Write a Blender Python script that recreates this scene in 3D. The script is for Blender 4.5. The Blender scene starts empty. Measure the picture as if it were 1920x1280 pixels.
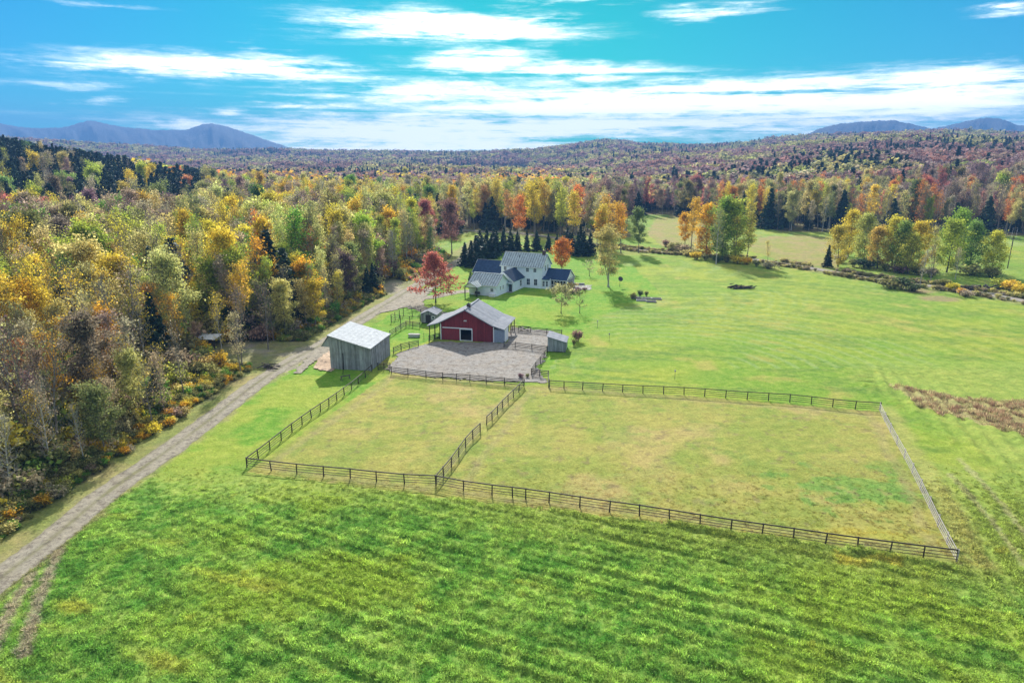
import bpy, math, random
import numpy as np
from mathutils import Vector, Matrix
R = math.radians
S = bpy.context.scene
COL = S.collection
rnd = random.Random(7)
nr = np.random.RandomState(11)

# ------------------------------------------------------------------ camera
PITCH, CAMH, F = R(15.3), 38.0, 1280.0
cam = bpy.data.objects.new('camera', bpy.data.cameras.new('camera')); COL.objects.link(cam)
cam.data.sensor_width = 36; cam.data.lens = 24
cam.location = (0, 0, CAMH); cam.rotation_euler = (math.pi/2 - PITCH, 0, 0)
cam.data.clip_start = 0.5; cam.data.clip_end = 30000
S.camera = cam

# ------------------------------------------------------------------ sky, sun, exposure
SUN_AZ, SUN_EL = R(-4.8), R(31)
def build_world():
    W = bpy.data.worlds.new('World'); S.world = W; W.use_nodes = True
    nt = W.node_tree; N = nt.nodes; L = nt.links; N.clear()
    def nd(t, **k):
        n = N.new(t)
        for a, b in k.items(): setattr(n, a, b)
        return n
    def math_(op, a, b=None, clamp=False):
        n = nd('ShaderNodeMath', operation=op); n.use_clamp = clamp
        for i, v in enumerate((a, b)):
            if v is None: continue
            if isinstance(v, (int, float)): n.inputs[i].default_value = v
            else: L.new(v, n.inputs[i])
        return n.outputs[0]
    def vmath(op, a, b=None):
        n = nd('ShaderNodeVectorMath', operation=op)
        for i, v in enumerate((a, b)):
            if v is None: continue
            if isinstance(v, tuple): n.inputs[i].default_value = v
            else: L.new(v, n.inputs[i])
        return n
    sky = nd('ShaderNodeTexSky', sky_type='NISHITA'); sky.sun_disc = False
    sky.sun_elevation = SUN_EL; sky.sun_rotation = SUN_AZ
    sky.air_density = 1.0; sky.dust_density = 0.3; sky.ozone_density = 2.0; sky.altitude = 300
    tc = nd('ShaderNodeTexCoord'); sep = nd('ShaderNodeSeparateXYZ'); L.new(tc.outputs['Generated'], sep.inputs[0])
    az = math_('MULTIPLY', math_('ARCTAN2', sep.outputs[0], sep.outputs[1]), 57.2958)
    el = math_('MULTIPLY', math_('ARCSINE', sep.outputs[2]), 57.2958)
    P = nd('ShaderNodeCombineXYZ'); L.new(az, P.inputs[0]); L.new(el, P.inputs[1])
    # warp of the streaks
    def noise(scale_v, detail, rough, off=(0,0,0)):
        m = vmath('MULTIPLY', P.outputs[0], scale_v); m2 = vmath('ADD', m.outputs[0], off)
        n = nd('ShaderNodeTexNoise'); n.inputs['Scale'].default_value = 1; n.inputs['Detail'].default_value = detail
        n.inputs['Roughness'].default_value = rough; n.inputs['Distortion'].default_value = 0.35
        L.new(m2.outputs[0], n.inputs['Vector']); return n
    n1 = noise((.16, .55, 1), 5, .6); n2 = noise((.30, 2.0, 1), 9, .72, (7, 3, 2)); n3 = noise((.045, 1.25, 1), 6, .62, (1, 9, 4))
    w = vmath('MULTIPLY', vmath('SUBTRACT', n1.outputs['Color'], (.5,.5,.5)).outputs[0], (7., 1.7, 0))
    Q = vmath('ADD', P.outputs[0], w.outputs[0])
    def ang(px, py):
        dx, dy = (px-960)/F, -(py-640)/F
        d = Vector((dx, math.cos(PITCH)+dy*math.sin(PITCH), -math.sin(PITCH)+dy*math.cos(PITCH))).normalized()
        return math.degrees(math.atan2(d.x, d.y)), math.degrees(math.asin(d.z))
    blobs = [(850,52,215,24,1.2),(1000,42,75,18,.8),(420,126,250,20,1.25),(500,112,70,22,.7),(150,118,120,9,.7),(890,114,110,20,1.15),(1090,135,150,14,.95),
        (560,196,95,8,.9),(430,207,40,6,.8),(120,156,100,8,.4),(190,182,70,7,.6),(400,232,150,10,.85),(800,172,200,22,.9),
        (1250,190,520,34,1.15),(1750,168,230,36,1.0),(1450,160,90,10,.6),(900,238,420,26,1.05),(1080,8,150,7,.6),(1320,20,100,15,.75),
        (1890,16,70,18,.8),(150,8,120,7,.4),(760,275,400,18,.8),(1500,225,420,26,.75),(880,152,60,7,.6)]
    tot = None
    for (px, py, sx, sy, a) in blobs:
        c = ang(px, py); ex = abs(ang(px+sx, py)[0]-c[0])*1.1; ey = abs(ang(px, py-sy)[1]-c[1])*1.2
        d = vmath('MULTIPLY', vmath('SUBTRACT', Q.outputs[0], (c[0], c[1], 0)).outputs[0], (1/ex, 1/ey, 0))
        dt = nd('ShaderNodeVectorMath', operation='DOT_PRODUCT'); L.new(d.outputs[0], dt.inputs[0]); L.new(d.outputs[0], dt.inputs[1])
        g = math_('MULTIPLY', math_('POWER', 2.718, math_('MULTIPLY', dt.outputs['Value'], -1.0)), a)
        tot = g if tot is None else math_('MAXIMUM', tot, g)
    # low veil of thin cloud, thickest just over the horizon, thinning out by 9 degrees
    veil = nd('ShaderNodeMapRange'); veil.interpolation_type = 'SMOOTHSTEP'; L.new(el, veil.inputs[0])
    veil.inputs[1].default_value = 7.5; veil.inputs[2].default_value = 0.5; veil.inputs[3].default_value = 0; veil.inputs[4].default_value = .42
    azm = nd('ShaderNodeMapRange'); azm.interpolation_type = 'SMOOTHSTEP'; L.new(az, azm.inputs[0])
    azm.inputs[1].default_value = -30; azm.inputs[2].default_value = -8; azm.inputs[3].default_value = .25; azm.inputs[4].default_value = 1
    tot = math_('ADD', tot, math_('MULTIPLY', veil.outputs[0], azm.outputs[0]))
    far = nd('ShaderNodeMapRange'); far.interpolation_type = 'SMOOTHSTEP'; L.new(el, far.inputs[0])   # overhead: the same scattered cirrus
    far.inputs[1].default_value = 12; far.inputs[2].default_value = 22; far.inputs[4].default_value = .5
    tot = math_('ADD', tot, far.outputs[0])
    det = math_('ADD', math_('MULTIPLY', math_('SUBTRACT', n2.outputs[0], .5), 2.4), math_('MULTIPLY', math_('SUBTRACT', n3.outputs[0], .5), 3.2))
    s = nd('ShaderNodeMapRange'); s.interpolation_type = 'SMOOTHSTEP'
    L.new(math_('ADD', tot, math_('MULTIPLY', det, math_('ADD', tot, .15))), s.inputs[0])
    s.inputs[1].default_value = .10; s.inputs[2].default_value = 1.3
    # clear air: the strong cyan of the photograph's sky
    mul = nd('ShaderNodeMix', data_type='RGBA', blend_type='MULTIPLY'); mul.inputs[0].default_value = 1
    tint = nd('ShaderNodeMix', data_type='RGBA'); aaz = math_('ABSOLUTE', math_('ADD', az, -3.0))
    tf = nd('ShaderNodeMapRange'); L.new(aaz, tf.inputs[0]); tf.inputs[1].default_value = 5; tf.inputs[2].default_value = 42
    L.new(tf.outputs[0], tint.inputs[0]); tint.inputs[6].default_value = (.0, .40, .32, 1); tint.inputs[7].default_value = (.02, .32, .50, 1)
    L.new(sky.outputs[0], mul.inputs[6]); L.new(tint.outputs[2], mul.inputs[7])
    mx = nd('ShaderNodeMix', data_type='RGBA'); L.new(s.outputs[0], mx.inputs[0]); L.new(mul.outputs[2], mx.inputs[6])
    mx.inputs[7].default_value = (12.5, 12.4, 11.2, 1)
    bg = nd('ShaderNodeBackground'); bg.inputs[1].default_value = 0.115; L.new(mx.outputs[2], bg.inputs[0])
    out = nd('ShaderNodeOutputWorld'); L.new(bg.outputs[0], out.inputs[0])
    W.cycles.sampling_method = 'MANUAL'; W.cycles.sample_map_resolution = 512
build_world()
sd = bpy.data.lights.new('sun', 'SUN'); sd.energy = 5.0; sd.angle = R(.5); sd.color = (1, .95, .86)
sun = bpy.data.objects.new('sun', sd); COL.objects.link(sun)
SV = Vector((math.sin(SUN_AZ)*math.cos(SUN_EL), math.cos(SUN_AZ)*math.cos(SUN_EL), math.sin(SUN_EL)))
sun.rotation_euler = SV.to_track_quat('Z', 'Y').to_euler(); sun.location = (0, 0, 200)
V = S.view_settings; V.view_transform = 'Standard'; V.look = 'None'; V.gamma = 1; V.use_curve_mapping = False; V.exposure = 0.9
S.render.engine = 'CYCLES'
S.cycles.max_bounces = 5; S.cycles.diffuse_bounces = 2; S.cycles.glossy_bounces = 2; S.cycles.transmission_bounces = 3; S.cycles.volume_bounces = 0
S.cycles.use_denoising = True; S.cycles.caustics_reflective = False; S.cycles.caustics_refractive = False

# ------------------------------------------------------------------ numpy noise
def vnoise(x, y, seed=0):
    x = np.asarray(x, float); y = np.asarray(y, float)
    xi = np.floor(x).astype(np.int64); yi = np.floor(y).astype(np.int64); fx = x-xi; fy = y-yi
    fx = fx*fx*(3-2*fx); fy = fy*fy*(3-2*fy)
    def h(a, b):
        n = (a*374761393 + b*668265263 + seed*974634777) & 0x7fffffff
        n = ((n ^ (n >> 13))*1274126177) & 0x7fffffff
        return ((n ^ (n >> 16)) & 0xffff)/65535.0
    a = h(xi, yi); b = h(xi+1, yi); c = h(xi, yi+1); d = h(xi+1, yi+1)
    return a+(b-a)*fx+(c-a)*fy+(a-b-c+d)*fx*fy
def fbm(x, y, seed=0, o=4):
    t = 0; a = .5; s = 0
    for i in range(o):
        t = t+a*vnoise(x*2**i, y*2**i, seed+i*17); s += a; a *= .5
    return t/s
def sst(a, b, x):
    t = np.clip((np.asarray(x, float)-a)/(b-a), 0, 1); return t*t*(3-2*t)
def inpoly(x, y, P):
    r = np.zeros(np.shape(x), bool); n = len(P)
    for i in range(n):
        x1, y1 = P[i]; x2, y2 = P[(i+1) % n]
        if y1 == y2: continue
        c = ((y1 > y) != (y2 > y)) & (x < (x2-x1)*(y-y1)/(y2-y1)+x1)
        r ^= c
    return r
def distline(x, y, P):
    d = np.full(np.shape(x), 1e9)
    for (x1, y1), (x2, y2) in zip(P[:-1], P[1:]):
        vx, vy = x2-x1, y2-y1; t = np.clip(((x-x1)*vx+(y-y1)*vy)/(vx*vx+vy*vy), 0, 1)
        d = np.minimum(d, np.hypot(x-x1-t*vx, y-y1-t*vy))
    return d

# ------------------------------------------------------------------ terrain
CRU = [-2500,-400,0,400,560,700,860,1000,1060,1130,1200,1300,1400,1480,1560,1700,1920,2400,4500]
CRY = [268,268,268,284,284,286,288,283,276,266,273,276,274,266,262,257,262,264,264]
def TZ(x, y):
    x = np.asarray(x, float); y = np.asarray(y, float); r = np.hypot(x, y)
    u = 960+1327*np.clip(x/np.maximum(y, 1.), -4, 4)
    z = (fbm(x/60, y/60, 3, 3)-.5)*.5*sst(30, 120, r)
    # rolling ground beyond the meadow
    z = z+(fbm(x/210+3, y/210, 8, 3)-.5)*14*sst(420, 900, r)
    z = z+(fbm(x/420+7, y/420, 12, 3)-.5)*46*sst(800, 1500, r)*sst(2550, 2100, r)
    crest = 38+(290-np.interp(u, CRU, CRY))/1327*2600-13
    r0 = np.interp(u, [0, 400, 1000, 1250, 1500, 1900], [1500, 1500, 1400, 620, 520, 480])
    p = np.clip((r-r0)/(2600-r0), 0, 1); p = p**np.interp(u, [900, 1500], [1.3, .62])
    z = z+np.maximum(crest, 20)*p*(1-.75*sst(2650, 3600, r))
    left = np.interp(u, [-2500, -300, 0, 150, 300, 430, 560], [40, 37, 33, 24, 14, 4, 0])
    z = z+left*np.exp(-((r-640)/230)**2)*(y > 0)
    return z
def at(px, py, h=0.):
    dx, dy = (px-960)/F, -(py-640)/F
    d = (dx, math.cos(PITCH)+dy*math.sin(PITCH), -math.sin(PITCH)+dy*math.cos(PITCH))
    t = np.concatenate([np.arange(20, 400, 2.), np.geomspace(400, 4000, 300)]); x, y, z = d[0]*t, d[1]*t, CAMH+d[2]*t
    f = z-TZ(x, y)-h; i = int(np.argmax(f < 0)) if (f < 0).any() else len(t)-1
    if i == 0: return float(x[0]), float(y[0])
    k = f[i-1]/(f[i-1]-f[i]) if f[i] < 0 else 1.
    return float(x[i-1]+(x[i]-x[i-1])*k), float(y[i-1]+(y[i]-y[i-1])*k)
def ats(l, h=0.): return [at(a, b, h) for a, b in l]

TRACK = [(-49, 20), (-48.2, 45)]+ats([(0,1085),(100,1008),(200,925),(300,855),(400,782),(470,727),(540,680),(600,648),(650,615),(700,585),(750,555),(790,530),(830,506),(862,489),(885,470),(905,452)])
HOUSE_DRIVE = ats([(770,562),(815,556),(850,549),(880,546),(912,549)])
BACK_DRIVE = ats([(765,565),(800,583),(845,590),(872,596)])
RUTS = [ats([(112,1028),(85,1100),(60,1170),(45,1230)]), ats([(60,1080),(30,1130),(0,1190),(-30,1250)])]
ROAD = [(-160,440),(-60,385)]+ats([(900,434),(960,436),(1040,446),(1110,458),(1215,471),(1300,477),(1380,483),(1450,492),(1520,503),(1600,517),(1680,530),(1750,537),(1850,552),(1960,572),(2200,620)])
YARD = ats([(715,692),(760,704),(860,712),(985,718),(1030,718),(1012,690),(1027,662),(1032,640),(1040,622),(955,612),(950,642),(825,640),(800,643),(778,650),(745,663),(735,680)])
CLEAR = ats([(540,700),(590,665),(600,640),(560,640),(500,640),(430,645),(385,660),(400,690),(450,690),(505,690)])
CLEAR2 = ats([(690,535),(735,520),(770,530),(745,556),(715,548)])
PAD_A = ats([(461,885),(735,697),(985,722),(820,934)])
PAD_B = ats([(820,934),(985,722),(1030,722),(1330,745),(1652,772),(1805,1060),(1400,1000),(1100,965)])
LAWN = ats([(690,620),(760,560),(870,478),(1000,470),(1190,500),(1240,552),(1110,598),(1080,640),(1030,690),(960,600),(800,640),(740,660)])
SAND = ats([(588,692),(604,668),(622,655),(640,680),(625,698)])
WEEDS = ats([(1672,722),(1740,738),(1830,752),(1960,762),(1960,830),(1880,808),(1800,785),(1720,762)])
MEADOW1 = ats([(1212,440),(1230,408),(1290,404),(1330,410),(1310,470),(1250,465)])
MEADOW2 = ats([(1400,470),(1425,445),(1500,440),(1570,450),(1575,505),(1480,492)])
STRIPFAR = ats([(1500,560),(1700,575),(1860,700),(1700,735),(1500,700),(1300,640)])

def woodmask(x, y):
    x = np.asarray(x, float); y = np.asarray(y, float)
    cx = np.interp(y, [p[1] for p in TRACK], [p[0] for p in TRACK])
    marg = np.interp(y, [40, 80, 110, 150, 170, 185, 212, 225, 260], [6.5, 6.0, 5.5, 6.0, 6.5, 9, 12, 12, 9])
    left = (x < cx-marg) & (y > 10) & (y < 262)
    bx = [-900, -60, -18, 18, 45, 58, 66, 100, 122, 140, 200, 260, 330, 500, 5000]
    by = [262, 262, 358, 338, 326, 330, 446, 452, 400, 352, 348, 330, 300, 280, 280]
    back = (y > np.interp(x, bx, by)) & (y > 262)
    m = left | back
    m &= ~inpoly(x, y, CLEAR) & ~inpoly(x, y, CLEAR2) & ~((x > -64) & (y > 103) & (y < 137) & (x < 0))
    m &= ~((distline(x, y, ROAD) < 5) & (y < 460))
    return m

# ------------------------------------------------------------------ materials
MATS = {}
def new_mat(name):
    m = bpy.data.materials.new(name); m.use_nodes = True; m.node_tree.nodes.clear(); MATS[name] = m
    return m, m.node_tree.nodes, m.node_tree.links
def mixc(N, L, fac, a, b, bt='MIX'):
    n = N.new('ShaderNodeMix'); n.data_type = 'RGBA'; n.blend_type = bt
    for i, v in ((0, fac), (6, a), (7, b)):
        if hasattr(v, 'links'): L.new(v, n.inputs[i])
        elif i == 0: n.inputs[0].default_value = v
        else: n.inputs[i].default_value = (*v, 1)
    return n.outputs[2]
def tex(N, L, scale, detail=4, rough=.6, vec=None, vscale=None, coord='Object'):
    t = N.new('ShaderNodeTexNoise'); t.inputs['Scale'].default_value = scale; t.inputs['Detail'].default_value = detail; t.inputs['Roughness'].default_value = rough
    tc = N.new('ShaderNodeTexCoord'); o = tc.outputs[coord]
    if vec is not None: o = vec
    if vscale:
        mp = N.new('ShaderNodeMapping'); mp.inputs['Scale'].default_value = vscale; L.new(o, mp.inputs[0]); o = mp.outputs[0]
    L.new(o, t.inputs['Vector']); return t.outputs[0]
def ramp(N, L, fac, a, b, lo=0., hi=1.):
    r = N.new('ShaderNodeMapRange'); L.new(fac, r.inputs[0]); r.inputs[1].default_value = a; r.inputs[2].default_value = b
    r.inputs[3].default_value = lo; r.inputs[4].default_value = hi; return r.outputs[0]
def finish(m, N, L, col, rough=.8, metal=0., bump=None, bs=.3, bd=.02, spec=.3, transl=0.):
    b = N.new('ShaderNodeBsdfPrincipled'); o = N.new('ShaderNodeOutputMaterial')
    if hasattr(col, 'links'): L.new(col, b.inputs['Base Color'])
    else: b.inputs['Base Color'].default_value = (*col, 1)
    b.inputs['Roughness'].default_value = rough; b.inputs['Metallic'].default_value = metal
    b.inputs['Specular IOR Level'].default_value = spec
    if bump is not None:
        bp = N.new('ShaderNodeBump'); bp.inputs['Strength'].default_value = bs; bp.inputs['Distance'].default_value = bd
        L.new(bump, bp.inputs['Height']); L.new(bp.outputs[0], b.inputs['Normal'])
    sh = b.outputs[0]
    if transl:
        t = N.new('ShaderNodeBsdfTranslucent')
        if hasattr(col, 'links'): L.new(col, t.inputs[0])
        else: t.inputs[0].default_value = (*col, 1)
        mx = N.new('ShaderNodeMixShader'); mx.inputs[0].default_value = transl
        L.new(sh, mx.inputs[1]); L.new(t.outputs[0], mx.inputs[2]); sh = mx.outputs[0]
    L.new(sh, o.inputs[0]); return m
def simple(name, c, rough=.8, metal=0., var=.25, scale=3., vs=None, bump=.0, spec=.3):
    m, N, L = new_mat(name); t = tex(N, L, scale, 5, .65, vscale=vs)
    col = mixc(N, L, ramp(N, L, t, .3, .7), tuple(v*(1-var) for v in c), tuple(min(1, v*(1+var)) for v in c))
    return finish(m, N, L, col, rough, metal, t if bump else None, bump, .02, spec)
def leafmat(name, transl=.35, rough=.7, lo=.55, hi=1.35, attr=True):
    m, N, L = new_mat(name)
    a = N.new('ShaderNodeAttribute'); a.attribute_type = 'INSTANCER'; a.attribute_name = 'tint'
    v = N.new('ShaderNodeAttribute'); v.attribute_name = 'lv'
    t = tex(N, L, .45, 3, .6)
    k = N.new('ShaderNodeMath'); k.operation = 'MULTIPLY'; L.new(ramp(N, L, v.outputs['Fac'], 0, 1, lo, hi), k.inputs[0]); L.new(ramp(N, L, t, .3, .7, .78, 1.2), k.inputs[1])
    vm = N.new('ShaderNodeVectorMath'); vm.operation = 'SCALE'; L.new(a.outputs['Color'], vm.inputs[0]); L.new(k.outputs[0], vm.inputs['Scale'])
    return finish(m, N, L, vm.outputs[0], rough, transl=transl, spec=.25)
leafmat('leaf', .5, lo=.4, hi=1.55)
leafmat('needle', .12, lo=.6, hi=1.3)
def barkmat():
    m, N, L = new_mat('bark'); t = tex(N, L, 3, 5, .7, vscale=(1, 1, .25))
    return finish(m, N, L, mixc(N, L, ramp(N, L, t, .3, .7), (.055, .045, .04), (.16, .14, .125)), .9)
barkmat()
simple('bark_mid', (.21, .185, .165), .9, var=.4, scale=4, vs=(1, 1, .3))
simple('bark_pale', (.42, .39, .35), .85, var=.4, scale=4, vs=(1, 1, .3))
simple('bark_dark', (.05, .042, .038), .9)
simple('fence_wood', (.045, .034, .028), .75, var=.4, scale=6)
simple('fence_grey', (.42, .38, .36), .8, var=.3, scale=6)
def boardmat():
    m, N, L = new_mat('grey_board'); oi = N.new('ShaderNodeObjectInfo')
    t = tex(N, L, 5, 6, .7, vscale=(1, 1, .12)); t2 = tex(N, L, .9, 4, .6)
    c = mixc(N, L, ramp(N, L, t, .3, .7), (.20, .21, .22), (.50, .51, .51))
    c = mixc(N, L, ramp(N, L, t2, .35, .7, 0, .6), c, (.20, .18, .165))
    k = ramp(N, L, oi.outputs['Random'], 0, 1, .62, 1.25)
    vm = N.new('ShaderNodeVectorMath'); vm.operation = 'SCALE'; L.new(c, vm.inputs[0]); L.new(k, vm.inputs['Scale'])
    finish(m, N, L, vm.outputs[0], .85, bump=t, bs=.4)
    m, N, L = new_mat('red_board'); oi = N.new('ShaderNodeObjectInfo')
    t = tex(N, L, 4, 5, .7, vscale=(1, 1, .15)); t2 = tex(N, L, .6, 4, .6)
    c = mixc(N, L, ramp(N, L, t, .3, .75), (.18, .02, .024), (.31, .042, .045)); c = mixc(N, L, ramp(N, L, t2, .42, .7, 0, .6), c, (.19, .035, .04))
    vm = N.new('ShaderNodeVectorMath'); vm.operation = 'SCALE'; L.new(c, vm.inputs[0]); L.new(ramp(N, L, oi.outputs['Random'], 0, 1, .8, 1.15), vm.inputs['Scale'])
    finish(m, N, L, vm.outputs[0], .8, bump=t, bs=.3)
    m, N, L = new_mat('roof_metal'); oi = N.new('ShaderNodeObjectInfo'); t = tex(N, L, 1.2, 5, .65)
    c = mixc(N, L, ramp(N, L, t, .3, .7), (.21, .225, .26), (.32, .33, .365))
    vm = N.new('ShaderNodeVectorMath'); vm.operation = 'SCALE'; L.new(c, vm.inputs[0]); L.new(ramp(N, L, oi.outputs['Random'], 0, 1, .86, 1.1), vm.inputs['Scale'])
    finish(m, N, L, vm.outputs[0], .9, 0, bump=t, bs=.15, spec=.06)
boardmat()
simple('roof_seamed', (.42, .48, .50), .75, .0, .25, 1.1, bump=.1, spec=.12)
simple('seam_dark', (.07, .08, .08), .5, .4)
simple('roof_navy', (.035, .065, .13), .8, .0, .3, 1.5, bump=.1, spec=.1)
simple('white_paint', (.78, .79, .79), .65, var=.06, scale=1.3)
simple('clapboard', (.84, .88, .93), .7, var=.05, scale=.8)
simple('trim_white', (.8, .8, .78), .6, var=.04)
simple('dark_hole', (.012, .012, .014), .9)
simple('stone', (.33, .32, .31), .9, var=.4, scale=2.5, bump=.4)
simple('brick_dark', (.10, .055, .05), .9, var=.4, scale=9)
simple('iron', (.06, .06, .065), .6, .4)
simple('soil', (.05, .045, .045), .95, var=.4)
simple('galvanised', (.45, .46, .47), .5, .5, .2)
simple('plastic_grey', (.28, .32, .38), .55, var=.15)
def glassm():
    m, N, L = new_mat('window_glass'); finish(m, N, L, (.03, .045, .07), .12, spec=.6)
glassm()
def gravel(name, a, b, c):
    m, N, L = new_mat(name); g = N.new('ShaderNodeNewGeometry'); p = g.outputs['Position']
    t = tex(N, L, 5, 6, .75, p); t2 = tex(N, L, .35, 5, .6, p); t3 = tex(N, L, 1.3, 4, .7, p); t4 = tex(N, L, .8, 8, .85, p)
    col = mixc(N, L, ramp(N, L, t, .32, .68), a, b); col = mixc(N, L, ramp(N, L, t2, .42, .68, 0, .75), col, c)
    at_ = N.new('ShaderNodeAttribute'); at_.attribute_name = 'mid'
    col = mixc(N, L, ramp(N, L, at_.outputs['Fac'], 0, 1, 0, .9), col, (.16, .155, .07))
    k = ramp(N, L, t3, .3, .7, .75, 1.15); vm = N.new('ShaderNodeVectorMath'); vm.operation = 'SCALE'; L.new(mixc(N, L, ramp(N, L, t4, .5, .58, 0, .8), col, (.11, .09, .07)), vm.inputs[0]); L.new(k, vm.inputs['Scale'])
    finish(m, N, L, vm.outputs[0], .95, bump=t, bs=.7, bd=.06)
gravel('gravel_track', (.19, .17, .135), (.37, .335, .265), (.27, .235, .17))
gravel('yard_dirt', (.16, .15, .14), (.35, .33, .31), (.25, .21, .17))
gravel('paved', (.24, .22, .20), (.34, .31, .28), (.26, .23, .18))
gravel('sand', (.44, .31, .21), (.62, .47, .34), (.52, .37, .26))
simple('roof_pale', (.46, .48, .50), .9, var=.2, scale=1.3, bump=.1, spec=.06)
def groundmat():
    m, N, L = new_mat('ground'); g = N.new('ShaderNodeNewGeometry'); p = g.outputs['Position']
    a = N.new('ShaderNodeAttribute'); a.attribute_name = 'alb'
    w = N.new('ShaderNodeAttribute'); w.attribute_name = 'dry'
    t = tex(N, L, 3.2, 7, .78, p); t2 = tex(N, L, .7, 5, .65, p); t3 = tex(N, L, .16, 4, .6, p)
    c = mixc(N, L, ramp(N, L, t2, .42, .70, 0, .40), a.outputs['Color'], (.34, .31, .08))
    c = mixc(N, L, ramp(N, L, t3, .45, .62, 0, .25), c, (.11, .24, .03))
    k1 = ramp(N, L, t, .30, .70, .62, 1.35); k2 = ramp(N, L, t2, .3, .7, .82, 1.15)
    k = N.new('ShaderNodeMath'); k.operation = 'MULTIPLY'; L.new(k1, k.inputs[0]); L.new(k2, k.inputs[1])
    vm = N.new('ShaderNodeVectorMath'); vm.operation = 'SCALE'; L.new(c, vm.inputs[0]); L.new(k.outputs[0], vm.inputs['Scale'])
    bb = N.new('ShaderNodeMath'); bb.operation = 'ADD'; L.new(t, bb.inputs[0]); L.new(t2, bb.inputs[1])
    finish(m, N, L, vm.outputs[0], .95, bump=bb.outputs[0], bs=.9, bd=.16, spec=.1)
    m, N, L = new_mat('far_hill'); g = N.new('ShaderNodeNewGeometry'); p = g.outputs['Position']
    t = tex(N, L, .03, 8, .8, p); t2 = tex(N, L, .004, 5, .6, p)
    c = mixc(N, L, ramp(N, L, t2, .4, .6), (.03, .028, .045), (.018, .03, .045))  # blue of the distant haze is put into the hill colours too
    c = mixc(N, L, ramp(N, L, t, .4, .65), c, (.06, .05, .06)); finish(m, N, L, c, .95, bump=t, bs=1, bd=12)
groundmat()
# grass tufts
leafmat('grass_blade', .45, lo=.5, hi=1.5)

# ------------------------------------------------------------------ mesh helpers
def link(o, parent=None):
    COL.objects.link(o)
    if parent is not None: o.parent = parent
    return o
def meta(o, label=None, cat=None, group=None, kind=None):
    if label: o['label'] = label
    if cat: o['category'] = cat
    if group: o['group'] = group
    if kind: o['kind'] = kind
    return o
def thing(name, label, cat, loc=(0, 0, 0), rz=0., group=None):
    o = bpy.data.objects.new(name, None); o.empty_display_size = .3; o.location = loc; o.rotation_euler = (0, 0, rz)
    return meta(link(o), label, cat, group)
class MB:
    def __init__(s): s.v = []; s.f = []; s.m = []
    def add(s, v, f, mi=0):
        b = len(s.v); s.v += [tuple(p) for p in v]; s.f += [tuple(i+b for i in q) for q in f]; s.m += [mi]*len(f); return s
    def box(s, x0, y0, z0, x1, y1, z1, mi=0):
        v = [(x, y, z) for z in (z0, z1) for x, y in ((x0, y0), (x1, y0), (x1, y1), (x0, y1))]
        return s.add(v, [(3,2,1,0),(4,5,6,7),(0,1,5,4),(1,2,6,5),(2,3,7,6),(3,0,4,7)], mi)
    def prism(s, poly, vec, mi=0):
        n = len(poly); v = [Vector(p) for p in poly]; w = [p+Vector(vec) for p in v]
        f = [tuple(range(n))[::-1], tuple(range(n, 2*n))]+[(i, (i+1) % n, n+(i+1) % n, n+i) for i in range(n)]
        return s.add(v+w, f, mi)
    def beam(s, p, q, w, h, mi=0):
        p, q = Vector(p), Vector(q); d = (q-p).normalized(); sd_ = d.cross(Vector((0, 0, 1)))
        if sd_.length < 1e-3: sd_ = Vector((1, 0, 0))
        sd_.normalize(); up = sd_.cross(d)
        c = [sd_*a*w/2+up*b*h/2 for a, b in ((-1,-1),(1,-1),(1,1),(-1,1))]
        return s.add([p+k for k in c]+[q+k for k in c], [(3,2,1,0),(4,5,6,7),(0,1,5,4),(1,2,6,5),(2,3,7,6),(3,0,4,7)], mi)
    def tube(s, p, q, r0, r1, n=6, mi=0, cap=True):
        p, q = Vector(p), Vector(q); d = (q-p).normalized(); a = d.orthogonal().normalized(); b = d.cross(a)
        v = [c+(a*math.cos(2*math.pi*i/n)+b*math.sin(2*math.pi*i/n))*r for c, r in ((p, r0), (q, r1)) for i in range(n)]
        f = [(i, (i+1) % n, n+(i+1) % n, n+i) for i in range(n)]
        if cap: f += [tuple(range(n))[::-1], tuple(range(n, 2*n))]
        return s.add(v, f, mi)
    def mesh(s, name, mats):
        me = bpy.data.meshes.new(name); me.from_pydata(s.v, [], s.f)
        for m in mats: me.materials.append(MATS[m])
        if any(s.m): me.polygons.foreach_set('material_index', s.m)
        me.update(); return me
    def build(s, name, mat, parent=None):
        mats = mat if isinstance(mat, (list, tuple)) else [mat]
        return link(bpy.data.objects.new(name, s.mesh(name, mats)), parent)
def npmesh(name, verts, quads, mats, tris=None):
    me = bpy.data.meshes.new(name); nv = len(verts); nq = len(quads); k = quads.shape[1]
    me.vertices.add(nv); me.vertices.foreach_set('co', np.asarray(verts, np.float32).ravel())
    me.loops.add(nq*k); me.loops.foreach_set('vertex_index', np.asarray(quads, np.int32).ravel())
    me.polygons.add(nq); me.polygons.foreach_set('loop_start', np.arange(0, nq*k, k, dtype=np.int32))
    for m in mats: me.materials.append(MATS[m])
    me.update(calc_edges=True); return me

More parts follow.
